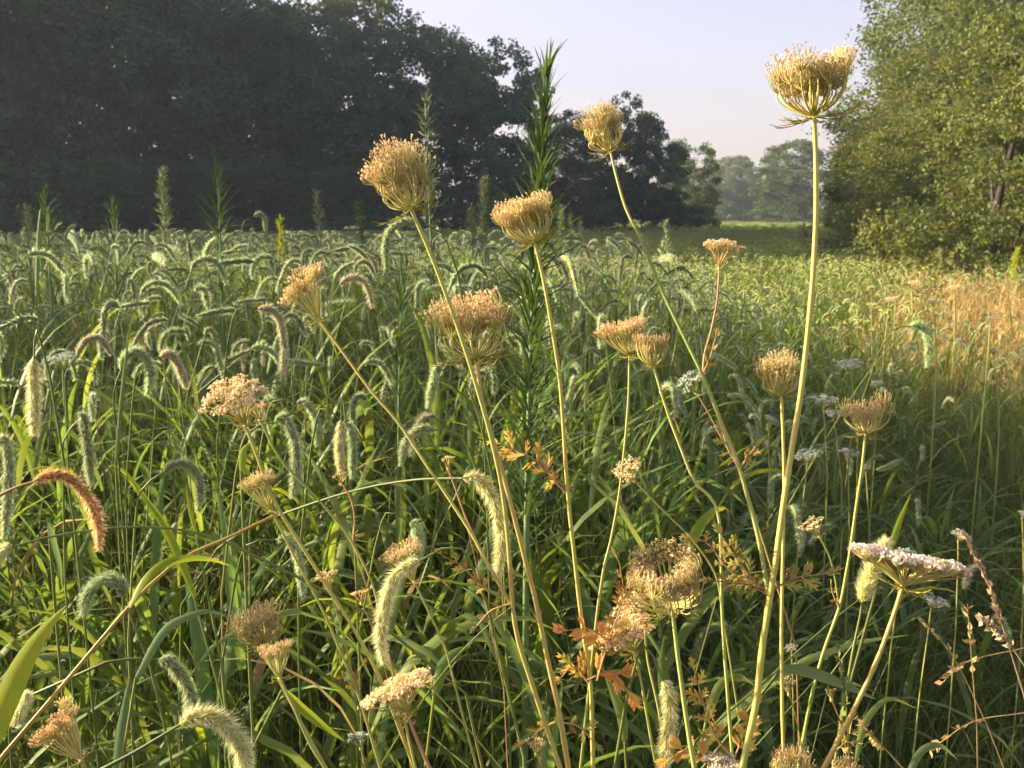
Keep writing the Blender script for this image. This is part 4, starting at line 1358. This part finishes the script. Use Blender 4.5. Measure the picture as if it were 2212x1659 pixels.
carrot('lower of two flat peach umbels beneath the orange leaves', [(1370, 1412), (1385, 1475), (1400, 1560), (1418, 1659)],
       [head(1370, 1408, (-20, -46), 140, 60, 'flat', 'pink', n=32, ped=14, bracts=9)], 0.70, 0.69, 6, 7, 'stemgreen')
carrot('upper of two flat peach umbels, partly behind the ring shaped head', [(1392, 1338), (1398, 1420), (1420, 1520), (1445, 1659)],
       [head(1392, 1336, (-26, -40), 112, 52, 'flat', 'pink', n=26, ped=13, bracts=6)], 0.74, 0.73, 5, 6, 'stemgreen')
carrot('crumpled brown head at the bottom edge, right of the middle', [(1715, 1690), (1722, 1760)], [head(1715, 1690, (-6, -60), 100, 72, 'nest', 'pink', n=30, ped=14, bracts=5)], 0.62, 0.62, 7, 8)
carrot('second crumpled brown head at the bottom edge, near the flat white umbel stem', [(1825, 1688), (1830, 1750)], [head(1825, 1688, (-2, -50), 70, 50, 'nest', 'gold', n=22, ped=13, bracts=4)], 0.64, 0.64, 6, 7)
carrot('pale umbel top just showing at the bottom edge', [(1562, 1690), (1566, 1750)], [head(1562, 1690, (-2, -40), 100, 50, 'flat', 'white', n=22, ped=12, bracts=0)], 0.66, 0.66, 6, 7)
# small side flowers
carrot('small peach flower cluster with a slanting stem, right of the middle', [(1372, 1040), (1410, 1080), (1455, 1125), (1495, 1165), (1545, 1240), (1560, 1320)],
       [head(1370, 1038, (-16, -24), 66, 42, 'small', 'peach', n=13, ped=9, bracts=2, toward=0.7)], 0.73, 0.74, 3, 4, 'stemgreen', hairs=False)
carrot('small pinkish white flower cluster behind the kinked green stem', [(1506, 852), (1535, 900), (1560, 950), (1585, 990), (1620, 1080)],
       [head(1505, 850, (-16, -22), 60, 40, 'small', 'cool', n=12, ped=9, bracts=2, toward=0.4)], 0.85, 0.85, 3, 3.5, 'stemred', hairs=False)
carrot('tiny pale flower cluster low beside the thick orange stem base', [(1705, 1500), (1722, 1560), (1735, 1640)], [head(1704, 1498, (-3, -20), 44, 26, 'small', 'peach', n=8, ped=8, bracts=0)], 0.72, 0.74, 3, 3, 'stemgreen', hairs=False)
carrot('small orange bud on a red stalk low on the right', [(1797, 1512), (1812, 1550), (1825, 1600), (1830, 1659)], [head(1796, 1510, (-2, -20), 24, 22, 'fan', 'pink', n=8, ped=8, bracts=0)], 0.70, 0.72, 3, 3, 'stemred', hairs=False)
carrot('tiny peach flower cluster at the foot of the crossing stems', [(1160, 1630), (1172, 1659)], [head(1158, 1628, (0, -22), 46, 28, 'small', 'peach', n=8, ped=8, bracts=0)], 0.67, 0.68, 3, 3, 'stemred', hairs=False)
carrot('tiny pink flower cluster left of the drooping yellow foxtail', [(782, 1304), (800, 1345), (815, 1390), (830, 1440)], [head(781, 1302, (-4, -20), 40, 24, 'small', 'red', n=8, ped=7, bracts=0)], 0.72, 0.74, 3, 3, 'stemred', hairs=False)
carrot('tiny grey white flower cluster low in the grass', [(780, 1618), (788, 1659)], [head(779, 1616, (-4, -24), 54, 28, 'small', 'cool', n=9, ped=8, bracts=0)], 0.76, 0.76, 3, 3, 'stemgreen', hairs=False)
carrot('tiny brownish flower cluster right of the edge on peach umbel', [(938, 1492), (985, 1545), (1050, 1620)], [head(936, 1490, (-10, -18), 42, 24, 'small', 'peach', n=8, ped=8, bracts=0)], 0.75, 0.76, 3, 3, 'stemgreen', hairs=False)

# white blooms further back in the grass
blooms = [(1836, 790, 60, 2.2, 'white bloom in the grass right of the small golden nest head'), (1778, 868, 58, 2.1, 'white bloom in shade, behind the tallest stem'), (1800, 895, 44, 2.1, 'smaller white bloom touching the one behind the tallest stem'),
          (1745, 985, 62, 1.7, 'grey white bloom beside the tallest stem, lower down'), (1830, 980, 46, 1.8, 'small white bloom left of the spread brown fan head'), (2070, 1158, 46, 1.3, 'white starry bloom beside the reddish dry stalk'),
          (1950, 1198, 52, 1.2, 'white bloom just above the flat white umbel'), (2012, 1300, 60, 1.25, 'faint white bloom below the flat white umbel'), (1660, 905, 32, 2.2, 'faint round bloom left of the small golden nest head'),
          (1895, 830, 30, 2.6, 'tiny pale bloom between the fan head and the dry grass'), (135, 780, 74, 1.5, 'broad grey bloom among the foxtails on the left'), (1710, 1400, 30, 1.2, 'tiny white bloom low beside the straight stem'),
          (1870, 1010, 26, 2.0, 'tiny white bloom below the fan head'), (2208, 1112, 30, 1.6, 'tiny white bloom at the right edge'), (1970, 612, 26, 6.5, 'pale dried bloom standing in the dry grass'), (1920, 648, 26, 5.0, 'pale pair of blooms at the edge of the dry grass, left one'),
          (1935, 645, 22, 5.1, 'pale pair of blooms at the edge of the dry grass, right one'), (2062, 622, 28, 5.5, 'yellowish bloom before the dark hollow of the bush'), (2140, 690, 26, 2.6, 'bluish bloom in shade over the dry grass'), (2016, 655, 26, 3.0, 'bluish upright bloom at the left of the dry grass'),
          (1882, 660, 24, 4.5, 'cream bloom where green field meets dry grass'), (2145, 760, 22, 2.8, 'lower bluish bloom over the dry grass')]
for k, (u, v, W, d, lb) in enumerate(blooms):
    p = P(u, v, d)
    ax = (RNG.uniform(-14, 14), -40)
    carrot(lb, [(u, v + 4), (u + RNG.uniform(-8, 8), v + 60)], [head(u, v + W * 0.25, ax, W, W * 0.4, 'flat', 'cool' if d < 3.2 else 'peach', n=20, ped=10, bracts=0, toward=0.35, joined=True)],
           d, d * 1.01, 3.0 if d < 2 else 2.2, 3.0, 'stemgreen', group='blooms further back', hairs=False)


# ------------------------------------------------------------------ horseweeds and other spires
def lance_mesh(L, w, droop, mtl, seed):
    g = np.random.default_rng(seed)
    m_ = MB()
    t = np.linspace(0, 1, 6)
    pts = np.stack([t * L, 0 * t, -droop * L * t ** 2], 1)
    m_.blade(pts, w * np.array([0.35, 0.9, 1.0, 0.8, 0.5, 0.04]), (0, 1, 0), 0.16)
    return m_.mesh('leaf', M[mtl])


HL = [lance_mesh(1.0, 0.08, q, 'horse', 1) for q in (0.05, 0.18, 0.34, -0.12)]


def horseweed(label, px, d, nleaf, l0, l1, w=10, mtl='horsestem'):
    """spire clothed in narrow leaves: each leaf its own part"""
    g = np.random.default_rng(int(px[0][0]))
    sp = [P(u, v, d) for u, v in px]
    tail = to_ground(sp[-1], unit(sp[-1] - sp[-2]) + np.array([0, 0.03, -0.6]))
    line = np.vstack([catmull(sp, 24), tail[1:]])
    m_ = MB()
    r = w * d / FPX / 2
    m_.tube(line, np.concatenate([np.linspace(r * 0.25, r, 24), np.linspace(r, r * 1.3, len(tail) - 1)]), 6)
    base = line[-1].copy()
    base[2] = 0
    o = thing('horseweed', base, label, 'weed')
    rel(m_, o).build('stem', M[mtl], o)
    ln = catmull(line[:24], 200)
    for k in range(nleaf):
        f = (k / nleaf) ** 1.0
        i = int(f * 199)
        t = unit(ln[min(i, 198)] - ln[min(i, 198) + 1])
        az = k * GA + g.normal() * 0.3
        Fm = frame(t)
        open_ = (0.22 + 0.75 * smooth(0.0, 0.55, np.array(f))) * g.uniform(0.55, 1.3)
        L = (l0 + (l1 - l0) * smooth(0, 0.4, np.array(f))) * g.uniform(0.55, 1.15)
        dv = unit(Fm @ np.array([math.cos(az) * math.sin(open_), math.sin(az) * math.sin(open_), math.cos(open_)]) + g.normal(size=3) * 0.16)
        yv = unit(np.cross(t, dv))
        zv = np.cross(dv, yv)
        p = ln[i] - base
        mt = Matrix([[dv[a] * L, yv[a] * L, zv[a] * L, p[a]] for a in range(3)] + [[0, 0, 0, 1]])
        obj('leaf', HL[int(g.integers(4))], o, mat=mt)
    return o


horseweed('tall dark green horseweed rising above the horizon in the middle', [(1182, 152), (1174, 260), (1166, 400), (1158, 540), (1150, 680), (1144, 840), (1140, 1000), (1138, 1130)], 1.35, 430, 0.05, 0.085, 13)


def spire(label, px, d, wpx, mtl, n=170, leaf=0.035, branchy=0.4, name='weed_spire', smat='horsestem'):
    """weed spire with small ascending leaves on short branches, foliage as one part"""
    g = np.random.default_rng(int(px[0][0] * 3 + px[0][1]))
    sp = [P(u, v, d) for u, v in px]
    tail = to_ground(sp[-1], unit(sp[-1] - sp[-2]) + np.array([0, 0.03, -0.6]))
    line = np.vstack([catmull(sp, 16), tail[1:]])
    s, fo = MB(), MB()
    s.tube(line, np.linspace(0.0012, 0.0035, len(line)), 5)
    ln = catmull(line[:16], 80)
    Wm = wpx * d / FPX / 2
    for k in range(n):
        f = k / n
        i = int(f * 79)
        t = unit(ln[min(i, 78)] - ln[min(i, 78) + 1])
        az = k * GA + g.normal() * 0.5
        Fm = frame(t)
        reach = Wm * (0.15 + 0.85 * smooth(0, 0.6, np.array(f))) * g.uniform(0.25, 1.1)
        dv = Fm @ np.array([math.cos(az), math.sin(az), g.uniform(0.7, 1.6)])
        e = ln[i] + unit(dv) * reach * branchy * 2
        if k % 4 == 0:
            fo.tube([ln[i], (ln[i] + e) / 2, e], [0.0009, 0.0007, 0.0005], 3)
        m = 2 if k % 3 else 4
        for j in range(m):
            a = unit(dv + g.normal(size=3) * 0.5)
            b = unit(np.cross(a, g.normal(size=3)))
            q = ln[i] + (e - ln[i]) * g.random()
            l = leaf * g.uniform(0.6, 1.2)
            fo.leaves((q + a * l * 0.5)[None], (a * l * 0.5)[None], (b * l * 0.07)[None])
    base = line[-1].copy()
    base[2] = 0
    o = thing(name, base, label, 'weed')
    rel(s, o).build('stem', M[smat], o)
    rel(fo, o).build('foliage', M[mtl], o)
    return o


spire('thin dark horseweed spire right behind the rounded golden head', [(919, 215), (921, 320), (926, 420), (932, 540), (938, 640)], 2.2, 50, 'plumegreen', 100, 0.035, name='horseweed')
horseweed('slender dark horseweed left of centre, before the wood', [(462, 335), (470, 400), (474, 470), (478, 560), (480, 650)], 2.8, 80, 0.04, 0.10, 7)
horseweed('dark bushy horseweed in the left field', [(243, 438), (246, 500), (250, 580), (252, 660), (250, 760)], 2.3, 80, 0.03, 0.09, 7)
horseweed('short dark horseweed at the far left', [(92, 405), (98, 450), (104, 520), (108, 600)], 2.6, 60, 0.03, 0.08, 6)
spire('tan weed spire with loose leaves before the dark wood', [(350, 372), (352, 420), (355, 470), (356, 540)], 3.0, 34, 'plume', 110, 0.03)
spire('small green weed spire left of the golden head', [(684, 420), (688, 460), (692, 520), (694, 570)], 3.4, 32, 'plume', 90, 0.03)
spire('pale plume weed left of the cup head', [(1046, 390), (1045, 440), (1043, 500), (1042, 560)], 3.0, 30, 'plume', 160, 0.028)
spire('short pale plume beside the taller plume left of the cup head', [(1018, 455), (1020, 490), (1022, 545)], 3.1, 30, 'plume', 110, 0.025)
spire('first of three small plumes right of the horseweed', [(1212, 450), (1212, 490), (1212, 545)], 3.4, 22, 'plume', 90, 0.022)
spire('middle of three small plumes right of the horseweed', [(1232, 468), (1233, 500), (1234, 550)], 3.4, 18, 'plume', 70, 0.022)
spire('last of three small plumes right of the horseweed', [(1254, 482), (1254, 510), (1254, 555)], 3.5, 20, 'plume', 70, 0.022)
spire('small weed tip at the far left skyline', [(58, 450), (60, 480), (62, 530)], 3.4, 24, 'plume', 80, 0.025)
spire('yellow weed spike left of the middle skyline', [(605, 475), (606, 520), (604, 560)], 3.0, 10, 'blade_yellow', 90, 0.02)
spire('small weed spire right of the pale plume, left skyline', [(776, 442), (780, 480), (784, 530)], 3.6, 26, 'plumegreen', 90, 0.03)
spire('thin weed tips standing in the shaded field right of the middle', [(1438, 480), (1440, 520), (1442, 570)], 5.0, 26, 'plume', 80, 0.03)
horseweed('feathery dark weed stem half hidden among the foxtails', [(868, 560), (866, 660), (864, 760), (862, 860)], 1.8, 90, 0.03, 0.07, 6)
spire('green weed spike before the bush at the right edge', [(2197, 540), (2192, 570), (2188, 610)], 7.5, 16, 'blade_yellow', 70, 0.05)

# ------------------------------------------------------------------ single grass leaves and straws that stand out
def lone_blade(label, px, d, w, mtl='blade', name='grass_leaf', d2=None, fold=0.18, flat=False, stalk=True):
    ds = np.linspace(d, d2 or d, len(px))
    pts = catmull([P(u, v, q) for (u, v), q in zip(px, ds)], 14)
    tg = unit(pts[-1] - pts[0])
    side = unit(np.cross(tg, CF)) if not flat else CF
    m_ = MB()
    wm = w * d / FPX
    m_.blade(pts, np.minimum(leaf_profile(14, wm) + wm * 0.02, wm), side + 0.25 * CF, fold)
    down = unit(pts[0] - pts[1])
    tail = to_ground(pts[0], down * np.array([0.4, 0.4, 0.2]) + np.array([0, 0.08, -0.8]))
    base = tail[-1].copy()
    base[2] = 0
    o = thing(name, base, label, 'grass leaf')
    rel(m_, o).build('blade', M[mtl], o)
    s = MB()
    s.tube(tail, np.linspace(0.0013, 0.002, len(tail)), 5)
    rel(s, o).build('stem', M['culm'], o)
    return o


lone_blade('wide yellowing grass leaf rising from the left edge, bottom left', [(-40, 1640), (0, 1530), (50, 1425), (100, 1355), (142, 1310)], 0.60, 60, 'blade_yellow')
lone_blade('curved grey green leaf beside the dark dried basket head', [(294, 1465), (350, 1368), (400, 1334), (454, 1320), (492, 1334)], 0.74, 20, 'blade_grey')
lone_blade('broad grey leaf standing low in the left grass', [(250, 1690), (258, 1600), (270, 1520), (280, 1462)], 0.78, 30, 'blade_grey')
lone_blade('bright green leaf slanting down below the tilted small brown head', [(610, 1490), (650, 1530), (700, 1570), (745, 1602)], 0.76, 20, 'blade_yellow')
lone_blade('long grey leaf lying nearly level at the right', [(1690, 1442), (1750, 1452), (1820, 1478), (1892, 1510)], 0.72, 24, 'blade_grey')
lone_blade('arched green leaf behind the thick orange stem', [(1525, 1560), (1555, 1482), (1596, 1460), (1632, 1482)], 0.80, 20, 'blade')
lone_blade('pointed leaf above the foxtail behind the flat white umbel', [(1912, 1205), (1930, 1165), (1946, 1120), (1968, 1066)], 0.74, 13, 'blade_yellow')
lone_blade('sunlit short leaf right of the thin crossing stems', [(938, 1502), (958, 1435), (990, 1405), (1018, 1398)], 0.76, 26, 'blade')
lone_blade('small sunlit leaf under the broad peach head', [(521, 1018), (523, 980), (534, 962), (548, 955)], 0.80, 18, 'blade_yellow')
lone_blade('narrow bright leaf hanging under the arched foxtail', [(425, 1160), (414, 1120), (405, 1080), (402, 1060)], 0.90, 11, 'blade_yellow')
lone_blade('tall folded leaf on the left skyline', [(78, 640), (80, 560), (84, 480), (90, 444), (100, 452)], 2.2, 12, 'blade')
lone_blade('tall green blade rising behind the silvery foxtail on the left', [(250, 1000), (258, 900), (268, 800), (280, 700)], 1.1, 12, 'blade')
lone_blade('steep bright leaf between the orange and the arched foxtails', [(420, 1290), (360, 1150), (300, 1060), (262, 1005)], 0.95, 20, 'blade_yellow')
lone_blade('dewy silver leaf hanging behind the orange foxtail tip', [(104, 1120), (115, 1170), (128, 1220), (134, 1270)], 0.85, 13, 'blade_grey')
lone_blade('green leaf standing right of the flat peach umbels', [(1350, 1600), (1340, 1540), (1322, 1490), (1300, 1440)], 0.80, 22, 'blade')
lone_blade('broad blade at the foot of the ring shaped head', [(1440, 1560), (1436, 1500), (1430, 1430), (1434, 1380)], 0.85, 26, 'blade')
lone_blade('curved grey leaf at the bottom edge, right', [(1960, 1680), (1990, 1625), (2030, 1610), (2068, 1640)], 0.85, 16, 'blade_grey')
lone_blade('thin arched leaf right of the flat umbel stem', [(1850, 1640), (1870, 1560), (1920, 1510), (1980, 1530)], 0.85, 14, 'blade')

# the golden straw that runs up from the left corner, with its dry leaf
sp = [P(u, v, q) for (u, v), q in zip([(600, 1110), (500, 1158), (402, 1202), (340, 1250), (278, 1312), (140, 1475), (0, 1640), (-60, 1712)], np.linspace(0.74, 0.62, 8))]
line = np.vstack([catmull(sp, 26), to_ground(sp[-1], unit(sp[-1] - sp[-2]) + np.array([0, 0, -0.3]))[1:]])
base = line[-1].copy()
base[2] = 0
o = thing('straw', base, 'long golden straw slanting up from the bottom left corner', 'straw')
m_ = MB()
m_.tube(line, np.linspace(0.0011, 0.0017, len(line)), 6)
rel(m_, o).build('stem', M['straw'], o)
m_ = MB()
lp = catmull([P(u, v, q) for (u, v), q in zip([(278, 1312), (305, 1262), (345, 1222), (400, 1205), (455, 1208), (497, 1222)], np.linspace(0.67, 0.70, 6))], 14)
m_.blade(lp, leaf_profile(14, 0.0075), CU * 0.8 + CF * 0.5, 0.15)
rel(m_, o).build('leaf', M['blade_yellow'], o)

# pale straight culm crossing to the right
def culm(label, px, d, d2, w=4, mtl='culm', seeds=0, name='grass_culm', span=12):
    sp = [P(u, v, q) for (u, v), q in zip(px, np.linspace(d, d2, len(px)))]
    line = np.vstack([catmull(sp, 20), to_ground(sp[-1], unit(sp[-1] - sp[-2]) + np.array([0, 0.1, -0.35]))[1:]])
    base = line[-1].copy()
    base[2] = 0
    o = thing(name, base, label, 'grass stalk')
    m_ = MB()
    m_.tube(line, np.linspace(w * d / FPX * 0.35, w * d2 / FPX * 0.6, len(line)), 5)
    rel(m_, o).build('stem', M[mtl], o)
    if seeds:
        g = np.random.default_rng(int(px[0][0]))
        s = MB()
        for k in range(seeds):
            i = int(g.integers(0, span))
            p = line[i] + (line[i + 1] - line[i]) * g.random()
            a = unit((line[0] - line[12]) * 3 + g.normal(size=3) * 0.12)
            b = unit(np.cross(a, g.normal(size=3)))
            l = 0.006 * d / 0.7
            s.leaves((p + a * l * 0.5)[None], (a * l * 0.6)[None], (b * l * 0.35)[None])
        rel(s, o).build('seed_head', M[mtl], o)
    return o


culm('straight pale stalk slanting across to the lower middle', [(1860, 1292), (1800, 1340), (1720, 1410), (1640, 1482), (1560, 1550), (1480, 1620)], 0.74, 0.74, 5)
culm('straight stalk joining the crossing carrot stems from the lower left', [(1106, 1310), (1050, 1355), (985, 1420), (930, 1490), (880, 1560)], 0.70, 0.76, 4)
culm('reddish dry stalk with seed tufts at the right edge', [(2082, 1155), (2110, 1210), (2140, 1275), (2165, 1350), (2190, 1430), (2212, 1500)], 1.0, 1.0, 4, 'drydark', 60)
culm('pinkish dry stalk crossing low at the right edge', [(2120, 1340), (2150, 1360), (2180, 1390), (2215, 1440)], 0.95, 0.95, 4, 'drydark', 36)
culm('thin green stalk arching over at the right edge', [(2212, 1186), (2120, 1185), (2040, 1192), (1975, 1215), (1940, 1260)], 1.0, 1.0, 3)
culm('dry stalk with seeds at the bottom right', [(1862, 1560), (1885, 1590), (1915, 1620), (1950, 1659)], 0.75, 0.75, 4, 'dry', 26)
culm('long thin green stalk slanting up to the foxtail over the dry grass', [(1960, 715), (1930, 745), (1880, 800), (1820, 890), (1760, 990)], 1.7, 1.6, 3)
culm('thin seed stalk beside the flat umbel stem', [(1808, 1395), (1818, 1450), (1828, 1520), (1832, 1600), (1836, 1659)], 0.72, 0.72, 3, 'culm', 30)
for k, (a, b, c_, dd) in enumerate([((1985, 1330), (2060, 1420), (2130, 1560), 1.1), ((2090, 1310), (2100, 1440), (2110, 1560), 1.15), ((2030, 1480), (2090, 1430), (2212, 1400), 1.2), ((2010, 1620), (2100, 1560), (2212, 1540), 1.05)]):
    culm(['first thin dead stalk below the flat white umbel', 'upright thin dead stalk near the right edge', 'nearly level thin dead stalk near the right edge', 'thin dead stalk low in the bottom right corner'][k], [a, b, c_], dd, dd, 2.5, 'dry', 12)

# bramble heap at the right edge
o = thing('bramble', (6.2, 10.2, 0), 'brown tangled brush heap under the bush at the right edge', 'brush')
g = np.random.default_rng(77)
m1, m2 = MB(), MB()
for k in range(320):
    a = g.uniform(0, 6.28)
    bx, by = g.normal(0, 0.9), g.normal(0, 0.5)
    L = g.uniform(0.35, 1.05)
    pts = catmull([(bx, by, 0), (bx + math.cos(a) * L * 0.3, by + math.sin(a) * L * 0.2, L * 0.6), (bx + math.cos(a) * L * 0.75, by + math.sin(a) * L * 0.5, L * 0.55), (bx + math.cos(a) * L, by + math.sin(a) * L * 0.6, L * 0.25)], 8)
    m1.tube(pts, np.linspace(0.004, 0.0015, 8), 4)
    q = pts[g.integers(2, 8, 14)] + g.normal(0, 0.05, (14, 3))
    av = g.normal(size=(14, 3))
    av /= np.linalg.norm(av, axis=1)[:, None]
    bv = np.cross(av, g.normal(size=(14, 3)))
    bv /= np.linalg.norm(bv, axis=1)[:, None]
    m2.leaves(q, av * 0.035, bv * 0.018)
m1.build('cane', M['drydark'], o)
m2.build('foliage', M['bramble'], o)

# ------------------------------------------------------------------ morning haze
mb = MB()
X, Y0, Y1, Z0, Z1 = 490, -130, 490, -1.0, 24.5
mb.add([(-X, Y0, Z0), (X, Y0, Z0), (X, Y1, Z0), (-X, Y1, Z0), (-X, Y0, Z1), (X, Y0, Z1), (X, Y1, Z1), (-X, Y1, Z1)],
       [[0, 3, 2, 1], [4, 5, 6, 7], [0, 1, 5, 4], [1, 2, 6, 5], [2, 3, 7, 6], [3, 0, 4, 7]])
hm = bpy.data.materials.new('haze')
hm.use_nodes = True
nt = hm.node_tree
nt.nodes.remove(nt.nodes['Principled BSDF'])
pv = nt.nodes.new('ShaderNodeVolumePrincipled')
pv.inputs['Color'].default_value = (0.72, 0.86, 1.0, 1)
pv.inputs['Density'].default_value = 0.0010
pv.inputs['Anisotropy'].default_value = 0.2
nt.links.new(pv.outputs[0], nt.nodes['Material Output'].inputs['Volume'])
tag(mb.build('haze', hm, smooth_shade=False), 'thin morning haze over the whole field', 'haze', kind='stuff')
